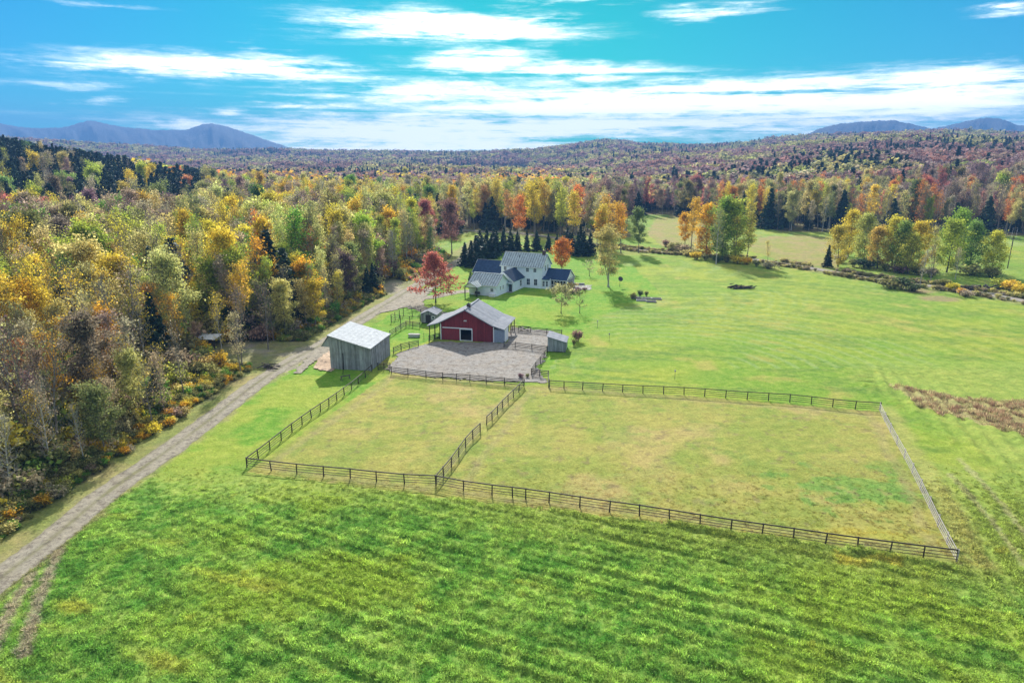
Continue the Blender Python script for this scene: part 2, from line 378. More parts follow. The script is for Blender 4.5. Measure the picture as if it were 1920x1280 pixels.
# ------------------------------------------------------------------ ground
def spaced(a, b, step, lo, hi, g):
    c = list(np.arange(a, b, step)); s = step; x = c[-1]; up = []
    while x < hi: s *= g; x += s; up.append(x)
    s = step; x = c[0]; dn = []
    while x > lo: s *= g; x -= s; dn.append(x)
    return np.array(dn[::-1]+c+up)
ROWDIR = np.array([.949, -.315])
def rowphase(x, y):
    w = (fbm(x/12, y/12, 21, 2)-.5)*1.3+(fbm(x/2.2, y/2.2, 23, 2)-.5)*.7
    return x*.41+y*.912+w-.0035*np.maximum(0, -12-x)**2
RFA, RFB = at(1660, 765), at(1800, 1045)
def rowval(x, y):
    ph = rowphase(x, y); tx, ty = RFB[0]-RFA[0], RFB[1]-RFA[1]; tl = math.hypot(tx, ty)
    cr = ((x-RFA[0])*ty-(y-RFA[1])*tx)/tl
    right = sst(-1, 1.5, -cr if ty*1.0 < 0 and False else np.where(cr*np.sign(ty) > 0, np.abs(cr), -np.abs(cr)))*(x > 35)
    a = .5+.5*np.sin(ph*2*math.pi/1.25+.7*fbm(x/3, y/3, 201, 2)); b = .5+.5*np.sin(ph*2*math.pi/2.2+1.2*fbm(x/7, y/7, 203, 2)); row = a*.5+b*.5
    rr_ = .5+.5*np.sin(cr*2*math.pi/2.2+1.3*fbm(x/9, y/9, 205, 2)); row = row+(rr_-row)*right
    amp = (.38+.62*sst(.36, .66, fbm((x*.912-y*.41)/12, (x*.41+y*.912)/3.2, 207, 3)))*(.25+.75*sst(-34, -16, x+(fbm(x/8, y/8, 209, 2)-.5)*14))
    return np.clip(.5+(row-.5)*amp*1.25+(fbm(x/.9, y/.7, 211, 2)-.5)*.55, 0, 1)
def zone(x, y):
    n1 = (fbm(x/2.2, y/2.2, 31, 3)-.5)*2.2; n2 = (fbm(x/2.2, y/2.2, 37, 3)-.5)*2.2
    X, Y = x+n1, y+n2
    pad = inpoly(x+n1*.25, y+n2*.25, PAD_A) | inpoly(x+n1*.25, y+n2*.25, PAD_B)
    return X, Y, pad
def groundcolor(x, y):
    X, Y, pad = zone(x, y); r = np.hypot(x, y)
    big = fbm(x/25, y/25, 41, 4); med = fbm(x/6, y/6, 43, 4); sml = fbm(x/1.6, y/1.6, 47, 3)
    def C(c): return np.array(c)[None, :]*np.ones((len(x), 1))
    def mix(a, b, t): return a+(b-a)*np.clip(t, 0, 1)[:, None]
    # meadow
    c = mix(C((.16, .29, .025)), C((.27, .33, .035)), sst(.35, .65, big)); c = mix(c, C((.36, .31, .08)), sst(.56, .78, med)*.7)
    st = fbm((x*.949-y*.315)/22, (x*.315+y*.949)/2.2, 53, 3)
    c = mix(c, C((.10, .20, .03)), sst(.52, .72, st)*.6)
    # mower arcs in the upper field
    ar = np.hypot(x-30, (y-120)*1.0); c = mix(c, C((.24, .34, .12)), sst(.5, .9, np.sin(ar*1.7+med*2))*sst(.42, .58, fbm(x/30+4, y/30, 59, 2))*(y > 120)*.6)
    qx, qy = at(1480, 700); ar2 = np.hypot(x-qx, (y-qy)*.8); c = mix(c, C((.10, .22, .02)), sst(.6, .95, np.sin(ar2*1.25+med*1.2))*sst(30, 40, ar2)*(x > 40)*(y < 230)*.5); c = mix(c, C((.33, .40, .09)), sst(.6, .95, np.sin(ar2*1.25+2.6+med*1.2))*sst(30, 40, ar2)*(x > 40)*(y < 230)*.4)
    c = mix(c, C((.10, .19, .03)), sst(.6, .74, fbm(x/7+3, y/3.5, 63, 4))*.55)
    # lawn by the house
    lawn = inpoly(X, Y, LAWN); c = np.where(lawn[:, None], mix(C((.12, .29, .015)), C((.21, .31, .025)), sst(.4, .7, med)), c)
    # near hay field
    near = ((y < 79) | (x > 60)) & (y < 125)
    cx = np.interp(y, [p[1] for p in TRACK], [p[0] for p in TRACK])
    near = near & (x > cx); nw = np.maximum(sst(86, 73, y+(med-.5)*8), sst(56, 66, x+(med-.5)*9)*sst(131, 112, y+(med-.5)*12))*(x > cx)
    row = rowval(x, y)
    row = row**1.3; lush = mix(C((.08, .24, .03)), C((.30, .45, .08)), row*.6+.6*sst(.3, .7, sml)-.1)
    lush = mix(lush, C((.26, .37, .045)), sst(.46, .64, fbm(x/11+2, y/9, 61, 4))*.8)
    lush = mix(lush, C((.38, .40, .06)), sst(.68, .9, fbm((x*.949-y*.315)/13, (x*.315+y*.949)/2.6+3, 67, 3))*.9)
    edge = sst(0, 12, y-(np.interp(x, [-50, -32, -10, 2, 30, 45], [70, 66, 64, 58, 50, 46])))   # yellower strip along the fence
    lush = mix(lush, C((.25, .32, .06)), edge*.85)
    c = mix(c, lush, nw*~pad)
    leftstrip = (x > cx) & (x < -8) & (y < 122) & ~pad
    c = mix(c, mix(C((.13, .29, .02)), C((.25, .33, .04)), sst(.45, .65, med)), leftstrip*sst(73, 83, y+(med-.5)*7))
    # grazed paddocks
    pc = mix(C((.32, .30, .075)), C((.25, .28, .055)), sst(.4, .6, med)); pc = mix(pc, C((.40, .31, .12)), sst(.54, .74, fbm(x/9, y/9, 71, 4))*.8)
    gx, gy = at(1600, 920)
    g = np.exp(-(((x-gx)/7)**2+((y-gy)/5)**2)); pc = mix(pc, C((.13, .29, .05)), sst(.3, .75, g*.8+(sml-.5)*2.2+(med-.5))*(g > .08)*.8)
    pc = mix(pc, C((.15, .24, .05)), sst(.58, .78, sml+.15*(med-.5))*.5); pc = mix(pc, C((.20, .15, .08)), sst(.70, .8, fbm(x/.9, y/.9, 73, 2))*.6); pf = np.minimum(distline(x, y, PAD_A+[PAD_A[0]]), distline(x, y, PAD_B+[PAD_B[0]])); pc = mix(pc, C((.30, .25, .12)), (1-sst(.8, 2.2, pf+(sml-.5)*2))*(1-sst(.1, .5, pf))*.0+(1-sst(.3, .9, np.abs(pf-1.7+(med-.5)*1.5)))*.45)
    c = np.where(pad[:, None], pc, c)
    for (px, py, a, b) in ((1620, 1000, 6, 1.6), (1640, 1050, 5, 1.2)):
        ox, oy = at(px, py); g = np.exp(-(((x-ox)/a)**2+((y-oy)/b)**2)); c = mix(c, C((.42, .36, .05)), sst(.35, .9, g+(sml-.5)*1.4)*.55)
    # tramped strip right of the paddock
    tl = distline(X, Y, ats([(1660, 765), (1720, 860), (1780, 960), (1830, 1060)])); c = mix(c, C((.36, .33, .11)), (1-sst(.4, 2.4, tl))*.6)
    for l in (ats([(1780, 890), (1850, 970), (1920, 1060)]), ats([(1800, 860), (1880, 950), (1960, 1050)])):
        c = mix(c, C((.34, .33, .16)), (1-sst(.15, .55, distline(x+n_(x, y), y, l)))*.7)
    for l in RUTS: c = mix(c, C((.36, .30, .22)), (1-sst(.25, .8, distline(x+n_(x, y), y, l)))*.8)
    # verge of the track
    dt = distline(X, Y, TRACK); c = mix(c, mix(C((.30, .25, .11)), C((.21, .22, .07)), sst(.4, .6, med)), (1-sst(4.6, 7.5, dt))*(x < cx)*.95)
    c = mix(c, C((.25, .23, .11)), (1-sst(1.7, 2.8, dt))*.8)
    # woodland floor, brown bank, waste ground
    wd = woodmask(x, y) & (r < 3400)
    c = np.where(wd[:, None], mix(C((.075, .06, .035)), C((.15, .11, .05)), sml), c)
    cz = (X > -66) & (X < cx-4) & (Y > 101) & (Y < 139); c = np.where(cz[:, None], mix(C((.15, .12, .07)), C((.20, .19, .08)), sst(.4, .6, sml)), c)
    wz = inpoly(X, Y, WEEDS); c = np.where(wz[:, None], mix(C((.30, .24, .12)), C((.40, .36, .14)), sml), c)
    for P_ in (CLEAR, CLEAR2): c = np.where(inpoly(X, Y, P_)[:, None], mix(C((.30, .26, .21)), C((.22, .21, .10)), sst(.45, .6, med)), c)
    dr = distline(X, Y, ROAD); c = mix(c, C((.26, .22, .11)), (1-sst(3, 6.5, dr))*.85)
    for (px, py, a) in ((1392, 538, 3.2), (1725, 545, 4.2), (1760, 560, 5)):
        ox, oy = at(px, py); c = mix(c, C((.27, .20, .11)), sst(.2, .6, np.exp(-(((x-ox)/a)**2+((y-oy)/(a*.8))**2))+(sml-.5)*.5))
    for M in (MEADOW1, MEADOW2): c = np.where(inpoly(X, Y, M)[:, None], mix(C((.25, .25, .06)), C((.30, .24, .10)), sst(.35, .65, med)), c)
    for (px, py, a, b, h) in ((930, 303, 130, 25, 0), (1850, 362, 75, 22, 0)):
        pass
    return c
def n_(x, y): return (fbm(x/1.1, y/1.1, 83, 2)-.5)*.5
def groundrelief(x, y):
    X, Y, pad = zone(x, y); r = np.hypot(x, y)
    cx = np.interp(y, [p[1] for p in TRACK], [p[0] for p in TRACK])
    near = (((y < 79) | (x > 60)) & (y < 125) & (x > cx+2.6)) & ~pad
    row = rowval(x, y)
    h = near*sst(80, 72, np.where(x > 60, y-46, y))*(row**1.5*.34*(.3+fbm(x/5, y/3, 91, 2))+(fbm(x/.6, y/.45, 95, 2))*.2)
    h = h+(~near)*(fbm(x/.8, y/.8, 97, 2)-.5)*.13*sst(300, 150, r)*(r < 300)
    dt = distline(x, y, TRACK)
    return h*sst(1.9, 2.6, dt)*~inpoly(x, y, YARD)
def build_ground():
    xs = spaced(-64, 66, .36, -6800, 6800, 1.034); ys = spaced(34, 128, .36, -2500, 6900, 1.028)
    X, Y = np.meshgrid(xs, ys); x = X.ravel(); y = Y.ravel()
    z = TZ(x, y)+groundrelief(x, y)
    nx, ny = len(xs), len(ys); i = np.arange(nx*ny).reshape(ny, nx)
    q = np.stack([i[:-1, :-1], i[:-1, 1:], i[1:, 1:], i[1:, :-1]], -1).reshape(-1, 4)
    me = npmesh('ground', np.stack([x, y, z], 1), q, ['ground'])
    a = me.attributes.new('alb', 'FLOAT_COLOR', 'POINT'); c = np.ones((len(x), 4), np.float32); c[:, :3] = groundcolor(x, y)
    a.data.foreach_set('color', c.ravel())
    me.polygons.foreach_set('use_smooth', np.ones(len(q), bool))
    meta(link(bpy.data.objects.new('ground', me)), kind='structure'); print('ground verts', len(x))
build_ground()

def ribbon(name, pts, w, mat, lift=.03, step=.8, mid=False, jag=.35, seed=1, cross=8):
    P = [Vector((a, b)) for a, b in pts]; out = []
    # Catmull-Rom resample
    Q = [P[0]*2-P[1]]+P+[P[-1]*2-P[-2]]
    for i in range(1, len(Q)-2):
        n = max(2, int((Q[i+1]-Q[i]).length/step))
        for k in range(n):
            t = k/n; a, b, c, d = Q[i-1], Q[i], Q[i+1], Q[i+2]
            out.append(.5*((2*b)+(-a+c)*t+(2*a-5*b+4*c-d)*t*t+(-a+3*b-3*c+d)*t**3))
    out.append(P[-1]); V_ = []; md = []; s = 0
    for i, p in enumerate(out):
        d = (out[min(i+1, len(out)-1)]-out[max(i-1, 0)]).normalized(); nrm = Vector((-d.y, d.x))
        s += step; ww = w/2 if not callable(w) else w(i/len(out))/2
        for k in range(cross+1):
            t = k/cross*2-1; j = 1+jag*(float(fbm(s/1.7, t*3+seed, seed, 3))-.5)*(abs(t) > .9)
            q = p+nrm*(t*ww*j); V_.append((q.x, q.y, float(TZ(q.x, q.y))+lift+.06*(1-t*t)*.5-.03*(abs(t) == 1)))
            md.append((max(0, 1-abs(t)/.3)*(float(fbm(s/6, 0, seed+5, 2))+.35)*1.3+(abs(t) > .8)*float(fbm(s/2, t, seed+6, 2))*1.2) if mid else (abs(t) > .8)*.7)
    n = cross+1; f = [(i*n+k, (i+1)*n+k, (i+1)*n+k+1, i*n+k+1) for i in range(len(out)-1) for k in range(cross)]
    me = npmesh(name, np.array(V_), np.array(f), [mat]); a = me.attributes.new('mid', 'FLOAT', 'POINT'); a.data.foreach_set('value', np.array(md, np.float32))
    me.flip_normals(); return meta(link(bpy.data.objects.new(name, me)), kind='structure')
def patch(name, poly, mat, lift=.02, step=.3, amp=.06, jag=2.2, mound=None):
    xs = np.arange(min(p[0] for p in poly)-2, max(p[0] for p in poly)+2, step); ys = np.arange(min(p[1] for p in poly)-2, max(p[1] for p in poly)+2, step)
    X, Y = np.meshgrid(xs, ys); x, y = X.ravel(), Y.ravel()
    ins = inpoly(x+(fbm(x/1.3, y/1.3, 5, 4)-.5)*jag, y+(fbm(x/1.3, y/1.3, 6, 4)-.5)*jag, poly).reshape(X.shape)
    i = np.arange(X.size).reshape(X.shape); keep = ins[:-1, :-1] & ins[:-1, 1:] & ins[1:, 1:] & ins[1:, :-1]
    q = np.stack([i[:-1, :-1], i[:-1, 1:], i[1:, 1:], i[1:, :-1]], -1)[keep]
    z = TZ(x, y)+lift+fbm(x/.9, y/.9, 9, 3)*amp
    if mound: z = z+mound[3]*np.exp(-(((x-mound[0])**2+(y-mound[1])**2)/mound[2]**2))
    me = npmesh(name, np.stack([x, y, z], 1), q, [mat]); me.polygons.foreach_set('use_smooth', np.ones(len(q), bool))
    return meta(link(bpy.data.objects.new(name, me)), kind='structure')
ribbon('dirt_track', TRACK, lambda t: 3.8 if t < .45 else (4.5 if t < .8 else 3.8), 'gravel_track', .045, mid=True)
patch('gravel_forecourt', ats([(700,592),(745,560),(770,545),(800,540),(832,528),(800,556),(795,575),(830,590),(790,583),(760,576),(735,584)]), 'gravel_track', .10)
ribbon('house_driveway', HOUSE_DRIVE, 4.2, 'gravel_track', .075)
ribbon('barn_lane', BACK_DRIVE, 3.6, 'gravel_track', .05)
ribbon('road', ROAD, 4.2, 'paved', .12, step=2.5, jag=.5)
patch('barnyard', YARD, 'yard_dirt', .05, amp=.09)
patch('gravel_shed_apron', ats([(548,700),(585,662),(612,645),(624,652),(620,664),(600,672),(585,684),(566,700)]), 'gravel_track', .11, step=.2, jag=1.2)
sx, sy = at(612, 676); patch('sand', SAND, 'sand', .14, step=.2, jag=1.4, mound=(sx, sy, 2.6, .5))

def range_mesh(name, tab, r, depth, seed, base=-8):
    us = np.arange(tab[0][0], tab[-1][0], 2.5); rs = np.linspace(-1, 1, 41); V_ = []
    hu = np.interp(us, [t[0] for t in tab], [t[1] for t in tab])
    k = np.ones(9)/9; hu = np.convolve(np.pad(hu, 4, mode='edge'), k, 'valid')
    U, T = np.meshgrid(us, rs); Hh = np.meshgrid(hu, rs)[0]
    top = (CAMH+(290-Hh)*(1.1 if r > 4000 else 1)/1327*r)
    rr = r+T*depth; az = np.arctan((U-960)/1327); x = np.sin(az)*rr/np.cos(az)*1; y = rr
    x = (U-960)/1327*rr
    prof = 1-np.abs(T)**1.3; rg = fbm(U/26, T*3+5, seed, 5)-.5
    z = base+(top-base)*prof+rg*(top-base)*.45*(1-prof)*prof*4+(fbm(U/4, T*9, seed+3, 2)-.5)*8
    i = np.arange(U.size).reshape(U.shape); q = np.stack([i[:-1, :-1], i[:-1, 1:], i[1:, 1:], i[1:, :-1]], -1).reshape(-1, 4)
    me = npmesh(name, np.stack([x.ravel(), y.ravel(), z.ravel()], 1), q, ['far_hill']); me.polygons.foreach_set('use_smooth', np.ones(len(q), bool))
    meta(link(bpy.data.objects.new(name, me)), kind='structure')
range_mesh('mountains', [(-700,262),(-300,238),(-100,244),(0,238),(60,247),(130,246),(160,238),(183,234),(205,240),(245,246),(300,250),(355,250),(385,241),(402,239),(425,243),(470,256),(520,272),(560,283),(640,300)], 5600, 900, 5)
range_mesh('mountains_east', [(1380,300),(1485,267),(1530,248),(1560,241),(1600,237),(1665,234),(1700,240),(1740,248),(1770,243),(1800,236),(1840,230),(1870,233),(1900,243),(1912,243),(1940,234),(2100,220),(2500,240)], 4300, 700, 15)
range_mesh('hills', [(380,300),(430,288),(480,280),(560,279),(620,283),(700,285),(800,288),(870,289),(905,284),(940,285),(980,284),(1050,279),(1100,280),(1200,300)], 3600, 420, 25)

# ------------------------------------------------------------------ plants
def tree_mesh(name, seed, H, cr, cb, shape='round', limbs=16, nleaf=5000, ls=.2, sig=.5, sparse=0., stems=1, up=.5, bark='bark', rt=.19):
    rg = random.Random(seed); T = MB(); anchors = []
    def path(p, d, Lg, r0, r1, n, curve, sides):
        pts = [p]; q = p.copy(); d = d.normalized()
        for i in range(n):
            d = (d+Vector((rg.uniform(-1, 1), rg.uniform(-1, 1), rg.uniform(-.6, .9)+curve))*.16).normalized()
            q2 = q+d*(Lg/n); T.tube(q, q2, r0+(r1-r0)*i/n, r0+(r1-r0)*(i+1)/n, sides, cap=False); q = q2; pts.append(q.copy())
        return pts, d
    SH = {'round': lambda t: max(.1, math.sin(math.pi*min(1, .12+.86*t)))**.6, 'oval': lambda t: max(.2, math.sin(math.pi*(.1+.85*t)))**.8*.9,
          'cone': lambda t: max(.1, 1-t*.93), 'vase': lambda t: .45+.6*min(1, t*1.4) if t < .8 else .7, 'column': lambda t: .75+.25*math.sin(math.pi*t)}[shape]
    for s in range(stems):
        lean = Vector((rg.uniform(-1, 1), rg.uniform(-1, 1), 0))*(.03 if stems == 1 else .22)
        base = Vector((rg.uniform(-.4, .4), rg.uniform(-.4, .4), -.15))*(1 if stems > 1 else 0)+Vector((0, 0, -.15))
        Hs = H*(1 if s == 0 else rg.uniform(.75, .95)); tr = [base]; d = Vector((0, 0, 1))+lean; q = base.copy(); n = 8
        r0 = rt*(H/16)
        for i in range(n):
            d = (d+Vector((rg.uniform(-1, 1), rg.uniform(-1, 1), 0))*.05+Vector((0, 0, .04))).normalized(); q2 = q+d*(Hs*.95/n)
            T.tube(q, q2, r0*(1-.88*i/n)*(1.5 if i == 0 else 1), r0*(1-.88*(i+1)/n), 6, cap=False); q = q2; tr.append(q.copy())
        def trunk(z):
            t = max(0, min(.999, z/Hs))*n; i = int(t); return tr[i].lerp(tr[i+1], t-i), r0*(1-.88*t/n)
        nl = max(5, limbs//stems); phi = rg.uniform(0, 6)
        for i in range(nl):
            t = (i+rg.uniform(.1, .9))/nl; z = H*(cb+(.97-cb)*t); z = min(z, Hs*.96); p, rr = trunk(z); phi += 2.4+rg.uniform(-.4, .4)
            e = R(min(78, 8+55*t*up*1.6+rg.uniform(-8, 12))); L_ = cr*SH(t)*rg.uniform(.75, 1.12)/math.cos(e)**.4
            dd = Vector((math.cos(phi)*math.cos(e), math.sin(phi)*math.cos(e), math.sin(e)))
            pts, de = path(p, dd, L_, min(rr*.6, .09*H/16), .015, 4, up*.55, 4)
            anchors.append((pts[-1], 1.)); anchors.append((pts[-2], .8))
            for j in range(5):
                k = rg.uniform(.3, 1)*4; kk = min(3, int(k)); b = pts[kk].lerp(pts[kk+1], k-kk)
                sdv = (de+Vector((rg.uniform(-1, 1), rg.uniform(-1, 1), rg.uniform(-.3, .9)))*.95).normalized()
                sp, se = path(b, sdv, L_*rg.uniform(.25, .5), .022, .01, 2, up*.4, 3); anchors.append((sp[-1], 1.)); anchors.append((sp[1], .7))
                for m in range(3):
                    tv = (se+Vector((rg.uniform(-1, 1), rg.uniform(-1, 1), rg.uniform(-.2, .9)))*1.1).normalized()
                    tp, _ = path(sp[rg.choice((1, 2))], tv, rg.uniform(.5, 1.1)*H/16, .012, .006, 1, 0, 3); anchors.append((tp[-1], 1.))
    trunk_me = T.mesh(name+'_trunk', [bark])
    crown_me = None
    if nleaf:
        g = np.random.RandomState(seed); A = np.array([tuple(a[0]) for a in anchors])
        dens = g.rand(len(A))**(1+sparse*3)+.02; dens /= dens.sum()
        idx = g.choice(len(A), nleaf, p=dens); c = A[idx]+g.randn(nleaf, 3)*np.array([sig, sig, sig*.75])
        c[:, 2] = np.maximum(c[:, 2], .3)
        crown_me = leaf_mesh(name+'_crown', c, ls, g, 'leaf')
    return trunk_me, crown_me
def leaf_mesh(name, c, ls, g, mat, flat=0., elong=1.5):
    n = len(c); a = g.randn(n, 3); a[:, 2] *= (1-flat); a /= np.linalg.norm(a, axis=1)[:, None]
    b = g.randn(n, 3); b[:, 2] *= (1-flat); b -= a*(a*b).sum(1)[:, None]; b /= np.linalg.norm(b, axis=1)[:, None]
    s = ls*(.45+1.3*g.rand(n)**1.6)[:, None]
    V_ = np.stack([c-a*s*elong*.5, c-b*s*.5, c+a*s*elong*.5, c+b*s*.5], 1).reshape(-1, 3)
    q = np.arange(4*n).reshape(n, 4); me = npmesh(name, V_, q, [mat])
    lv = np.repeat(g.rand(n), 4).astype(np.float32); at_ = me.attributes.new('lv', 'FLOAT', 'POINT'); at_.data.foreach_set('value', lv)
    return me
def conifer_mesh(name, seed, H, r, dens=1., full=True):
    g = np.random.RandomState(seed); T = MB(); T.tube((0, 0, -.1), (0, 0, H*.98), .02*H, .01, 6, cap=False)
    C = []; z = H*.06
    while z < H*.985:
        t = z/H; L_ = r*(1-t)**.85*(.85+.3*g.rand()); nb = max(4, int(9*(1-t*.5)))
        for k in range(nb):
            ph = g.rand()*6.28; dx, dy = math.cos(ph), math.sin(ph); l = L_*(.7+.45*g.rand()); m = max(2, int(l/.28*dens))
            for j in range(m):
                f = (j+.6)/m; C.append((dx*l*f+g.randn()*.07, dy*l*f+g.randn()*.07, z+.28*l*f-.42*l*f*f+g.randn()*.05))
                if j > 0:
                    w = .22*l*(1-f)+.08
                    for s_ in (-1, 1): C.append((dx*l*f-dy*s_*w*(.6+.6*g.rand()), dy*l*f+dx*s_*w*(.6+.6*g.rand()), z+.22*l*f-.42*l*f*f-.04+g.randn()*.04))
        z += H*.022+.12*g.rand()
    C.append((0, 0, H))
    C = np.array(C); sc = .34*(H/10)**.4/dens**.5
    return T.mesh(name+'_trunk', ['bark_dark']), leaf_mesh(name+'_crown', C, sc, g, 'needle', flat=.25, elong=1.7)
def bush_mesh(name, seed, h, r, nleaf, ls, tall=1.):
    rg = random.Random(seed); g = np.random.RandomState(seed); T = MB(); A = []
    for i in range(16):
        ph = rg.uniform(0, 6.28); l = rg.uniform(.3, 1)*r*.8; q = Vector((math.cos(ph)*l, math.sin(ph)*l, h*rg.uniform(.6, 1)*(1-.35*(l/r)**2)))
        b = Vector((math.cos(ph)*l*.25, math.sin(ph)*l*.25, -.1)); mid = b.lerp(q, .5)+Vector((rg.uniform(-.15, .15), rg.uniform(-.15, .15), .1))
        T.tube(b, mid, .035, .02, 3, cap=False); T.tube(mid, q, .02, .006, 3, cap=False); A += [tuple(mid), tuple(q), tuple(mid.lerp(q, .6))]
        for k in range(3):
            e = mid.lerp(q, rg.random())+Vector((rg.uniform(-1, 1), rg.uniform(-1, 1), rg.uniform(.1, .8)))*.35*r; T.tube(mid.lerp(q, .3), e, .012, .005, 3, cap=False); A.append(tuple(e))
    A = np.array(A); c = A[g.randint(0, len(A), nleaf)]+g.randn(nleaf, 3)*.16*r; c[:, 2] = np.maximum(c[:, 2], .05)
    return T.mesh(name+'_stems', ['bark']), leaf_mesh(name+'_leaves', c, ls, g, 'leaf')
KIND = {}
for i in range(4): KIND['full%d' % i] = tree_mesh('full%d' % i, 100+i, 16, 3.5, .26, ('round', 'oval', 'round', 'vase')[i], 22, 9500, .21, .5, .9, up=.8, bark='bark_mid')
for i in range(2): KIND['lowfull%d' % i] = tree_mesh('lowfull%d' % i, 150+i, 16, 4.2, .08, ('oval', 'round')[i], 26, 9500, .24, .65, .5, up=.7)
for i in range(4): KIND['sparse%d' % i] = tree_mesh('sparse%d' % i, 200+i, 17, (2.5, 2.9, 2.2, 2.7)[i], (.34, .28, .4, .22)[i], ('oval', 'round', 'vase', 'column')[i], 24, (1900, 1400, 1700, 2500)[i], .165, .42, 1.1, up=.95, bark=('bark_mid', 'bark_pale', 'bark_mid', 'bark_mid')[i], rt=.16)
for i in range(4): KIND['tall%d' % i] = tree_mesh('tall%d' % i, 300+i, 18, (2.0, 2.3, 1.8, 2.2)[i], (.36, .42, .3, .38)[i], 'column' if i < 3 else 'oval', 20, 4600, .19, .45, 1., up=.8, bark=('bark_mid', 'bark_pale', 'bark_mid', 'bark_pale')[i], rt=.15)
for i in range(3): KIND['bare%d' % i] = tree_mesh('bare%d' % i, 400+i, 16, (2.8, 2.3, 3.)[i], .3, ('vase', 'oval', 'round')[i], 26, 420, .15, .4, 1.0, up=1., bark=('bark_mid', 'bark_pale', 'bark_mid')[i], rt=.17)
for i in range(3): KIND['fir%d' % i] = conifer_mesh('fir%d' % i, 500+i, (10, 12, 9)[i], (2.4, 2.2, 2.6)[i])
for i in range(3): KIND['bush%d' % i] = bush_mesh('bush%d' % i, 600+i, (2.0, 2.6, 1.5)[i], (1.3, 1.2, 1.4)[i], 900, .17)
KIND['maple'] = tree_mesh('maple', 77, 13, 5.7, .17, 'cone', 40, 7000, .25, .4, .1, up=.12, rt=.2)
KIND['sugar'] = tree_mesh('sugar', 72, 8.5, 3.4, .2, 'oval', 26, 7500, .2, .45, .1, up=.6)
KIND['willow'] = tree_mesh('willow', 73, 17, 3.6, .22, 'oval', 34, 8500, .2, .55, .5, stems=4, up=.8, bark='bark_pale', rt=.13)
KIND['apple'] = tree_mesh('apple', 74, 5.5, 2.6, .3, 'round', 14, 2000, .17, .32, .2, up=.4, rt=.25)
KIND['shrubby'] = tree_mesh('shrubby', 75, 5.2, 1.9, .25, 'round', 10, 260, .15, .3, .2, up=.5, rt=.25)
HT = {k: (16 if k[:4] in ('full', 'lowf') else 17 if k[:4] == 'spar' else 18 if k[:4] == 'tall' else 16 if k[:4] == 'bare' else 13 if k == 'maple' else 8.5 if k == 'sugar' else 17 if k == 'willow' else 5.5 if k == 'apple' else 5.2 if k == 'shrubby' else {'fir0':10,'fir1':12,'fir2':9,'bush0':2.2,'bush1':2.8,'bush2':1.7}[k]) for k in KIND}
def plant(kind, x, y, h, tint, name, label, cat, group=None, wide=1., z=None):
    tm, cm = KIND[kind]; s = h/HT[kind]
    t = thing(name, label, cat, (x, y, float(TZ(x, y)) if z is None else z), rnd.uniform(0, 6.28), group); t.scale = (s*wide, s*wide, s)
    bush = kind[:4] == 'bush'
    a = link(bpy.data.objects.new('stem' if bush else 'trunk', tm), t)
    if cm:
        b = link(bpy.data.objects.new('foliage' if bush else 'crown', cm), t); b['tint'] = tint
    return t
# tints (base colours of the leaves themselves)
YEL = (.72, .56, .06); PALE = (.62, .56, .20); GOLD = (.78, .46, .04); ORG = (.72, .27, .06); RED = (.55, .12, .07); PINK = (.62, .21, .17)
GRN = (.17, .33, .05); LIME = (.44, .50, .07); OLV = (.27, .27, .09); BRN = (.31, .22, .16); PUR = (.27, .17, .17); TAN = (.46, .38, .24); FIR = (.028, .06, .035); FIR2 = (.05, .085, .05)
def lit(c): return c
def jit(c, a=.15):
    k = 1+rnd.uniform(-a, a); return tuple(max(.01, v*k*(1+rnd.uniform(-a*.5, a*.5))) for v in c)
CN = {id(YEL): 'yellow', id(PALE): 'pale yellow', id(GOLD): 'golden', id(ORG): 'orange', id(RED): 'red', id(PINK): 'pink red', id(GRN): 'green', id(LIME): 'lime green', id(OLV): 'olive green', id(BRN): 'rusty brown', id(PUR): 'purplish', id(TAN): 'tan'}
placed = []   # (x, y, r)
def put(kind, x, y, h, tint, label, name='tree', cat='tree', group=None, wide=1., r=None):
    placed.append((x, y, r if r is not None else h*.16)); return plant(kind, x, y, h, tint, name, label, cat, group, wide)
def top(kind, px, py, h, tint, label, name='tree', cat='tree', group=None, wide=1.):
    x, y = at(px, py, h); tint = tuple(min(.85, v*k) for v, k in zip(tint, (1.3, 1.36, 1.15))) if max(tint) > .15 and tint not in (YEL, GOLD, LIME, PALE, ORG, PINK) else tint; return put(kind, x, y, h, tint, label, name, cat, group, wide)
def basep(kind, px, py, h, tint, label, name='tree', cat='tree', group=None, wide=1.):
    x, y = at(px, py); return put(kind, x, y, h, tint, label, name, cat, group, wide)
# the garden trees
basep('maple', 817, 567, 14.0, (.55, .18, .13), 'large red and rust maple with bare lower limbs beside the driveway fork', 'maple_tree')
basep('sugar', 1053, 507, 9.0, (.68, .26, .04), 'round orange and gold maple close behind the white farmhouse', 'maple_tree', wide=1.1)
basep('willow', 1140, 538, 17.5, (.50, .42, .14), 'tall pale yellow multi stemmed birch clump on the lawn right of the house', 'birch_clump', wide=1.15)
basep('apple', 1052, 587, 6.4, (.40, .38, .18), 'small apple tree with sparse pale leaves on the lawn before the screened porch', 'apple_tree')
basep('shrubby', 1087, 587, 5.6, OLV, 'thin nearly bare young tree on the lawn right of the apple tree', 'sapling')
basep('shrubby', 1105, 518, 5.0, TAN, 'small leafless tree on the lawn between the orange maple and birch clump', 'sapling', wide=1.3)
basep('full1', 1197, 474, 17, (.20, .27, .09), 'grey green tree standing alone beside the road, casting a long shadow', 'roadside_tree')
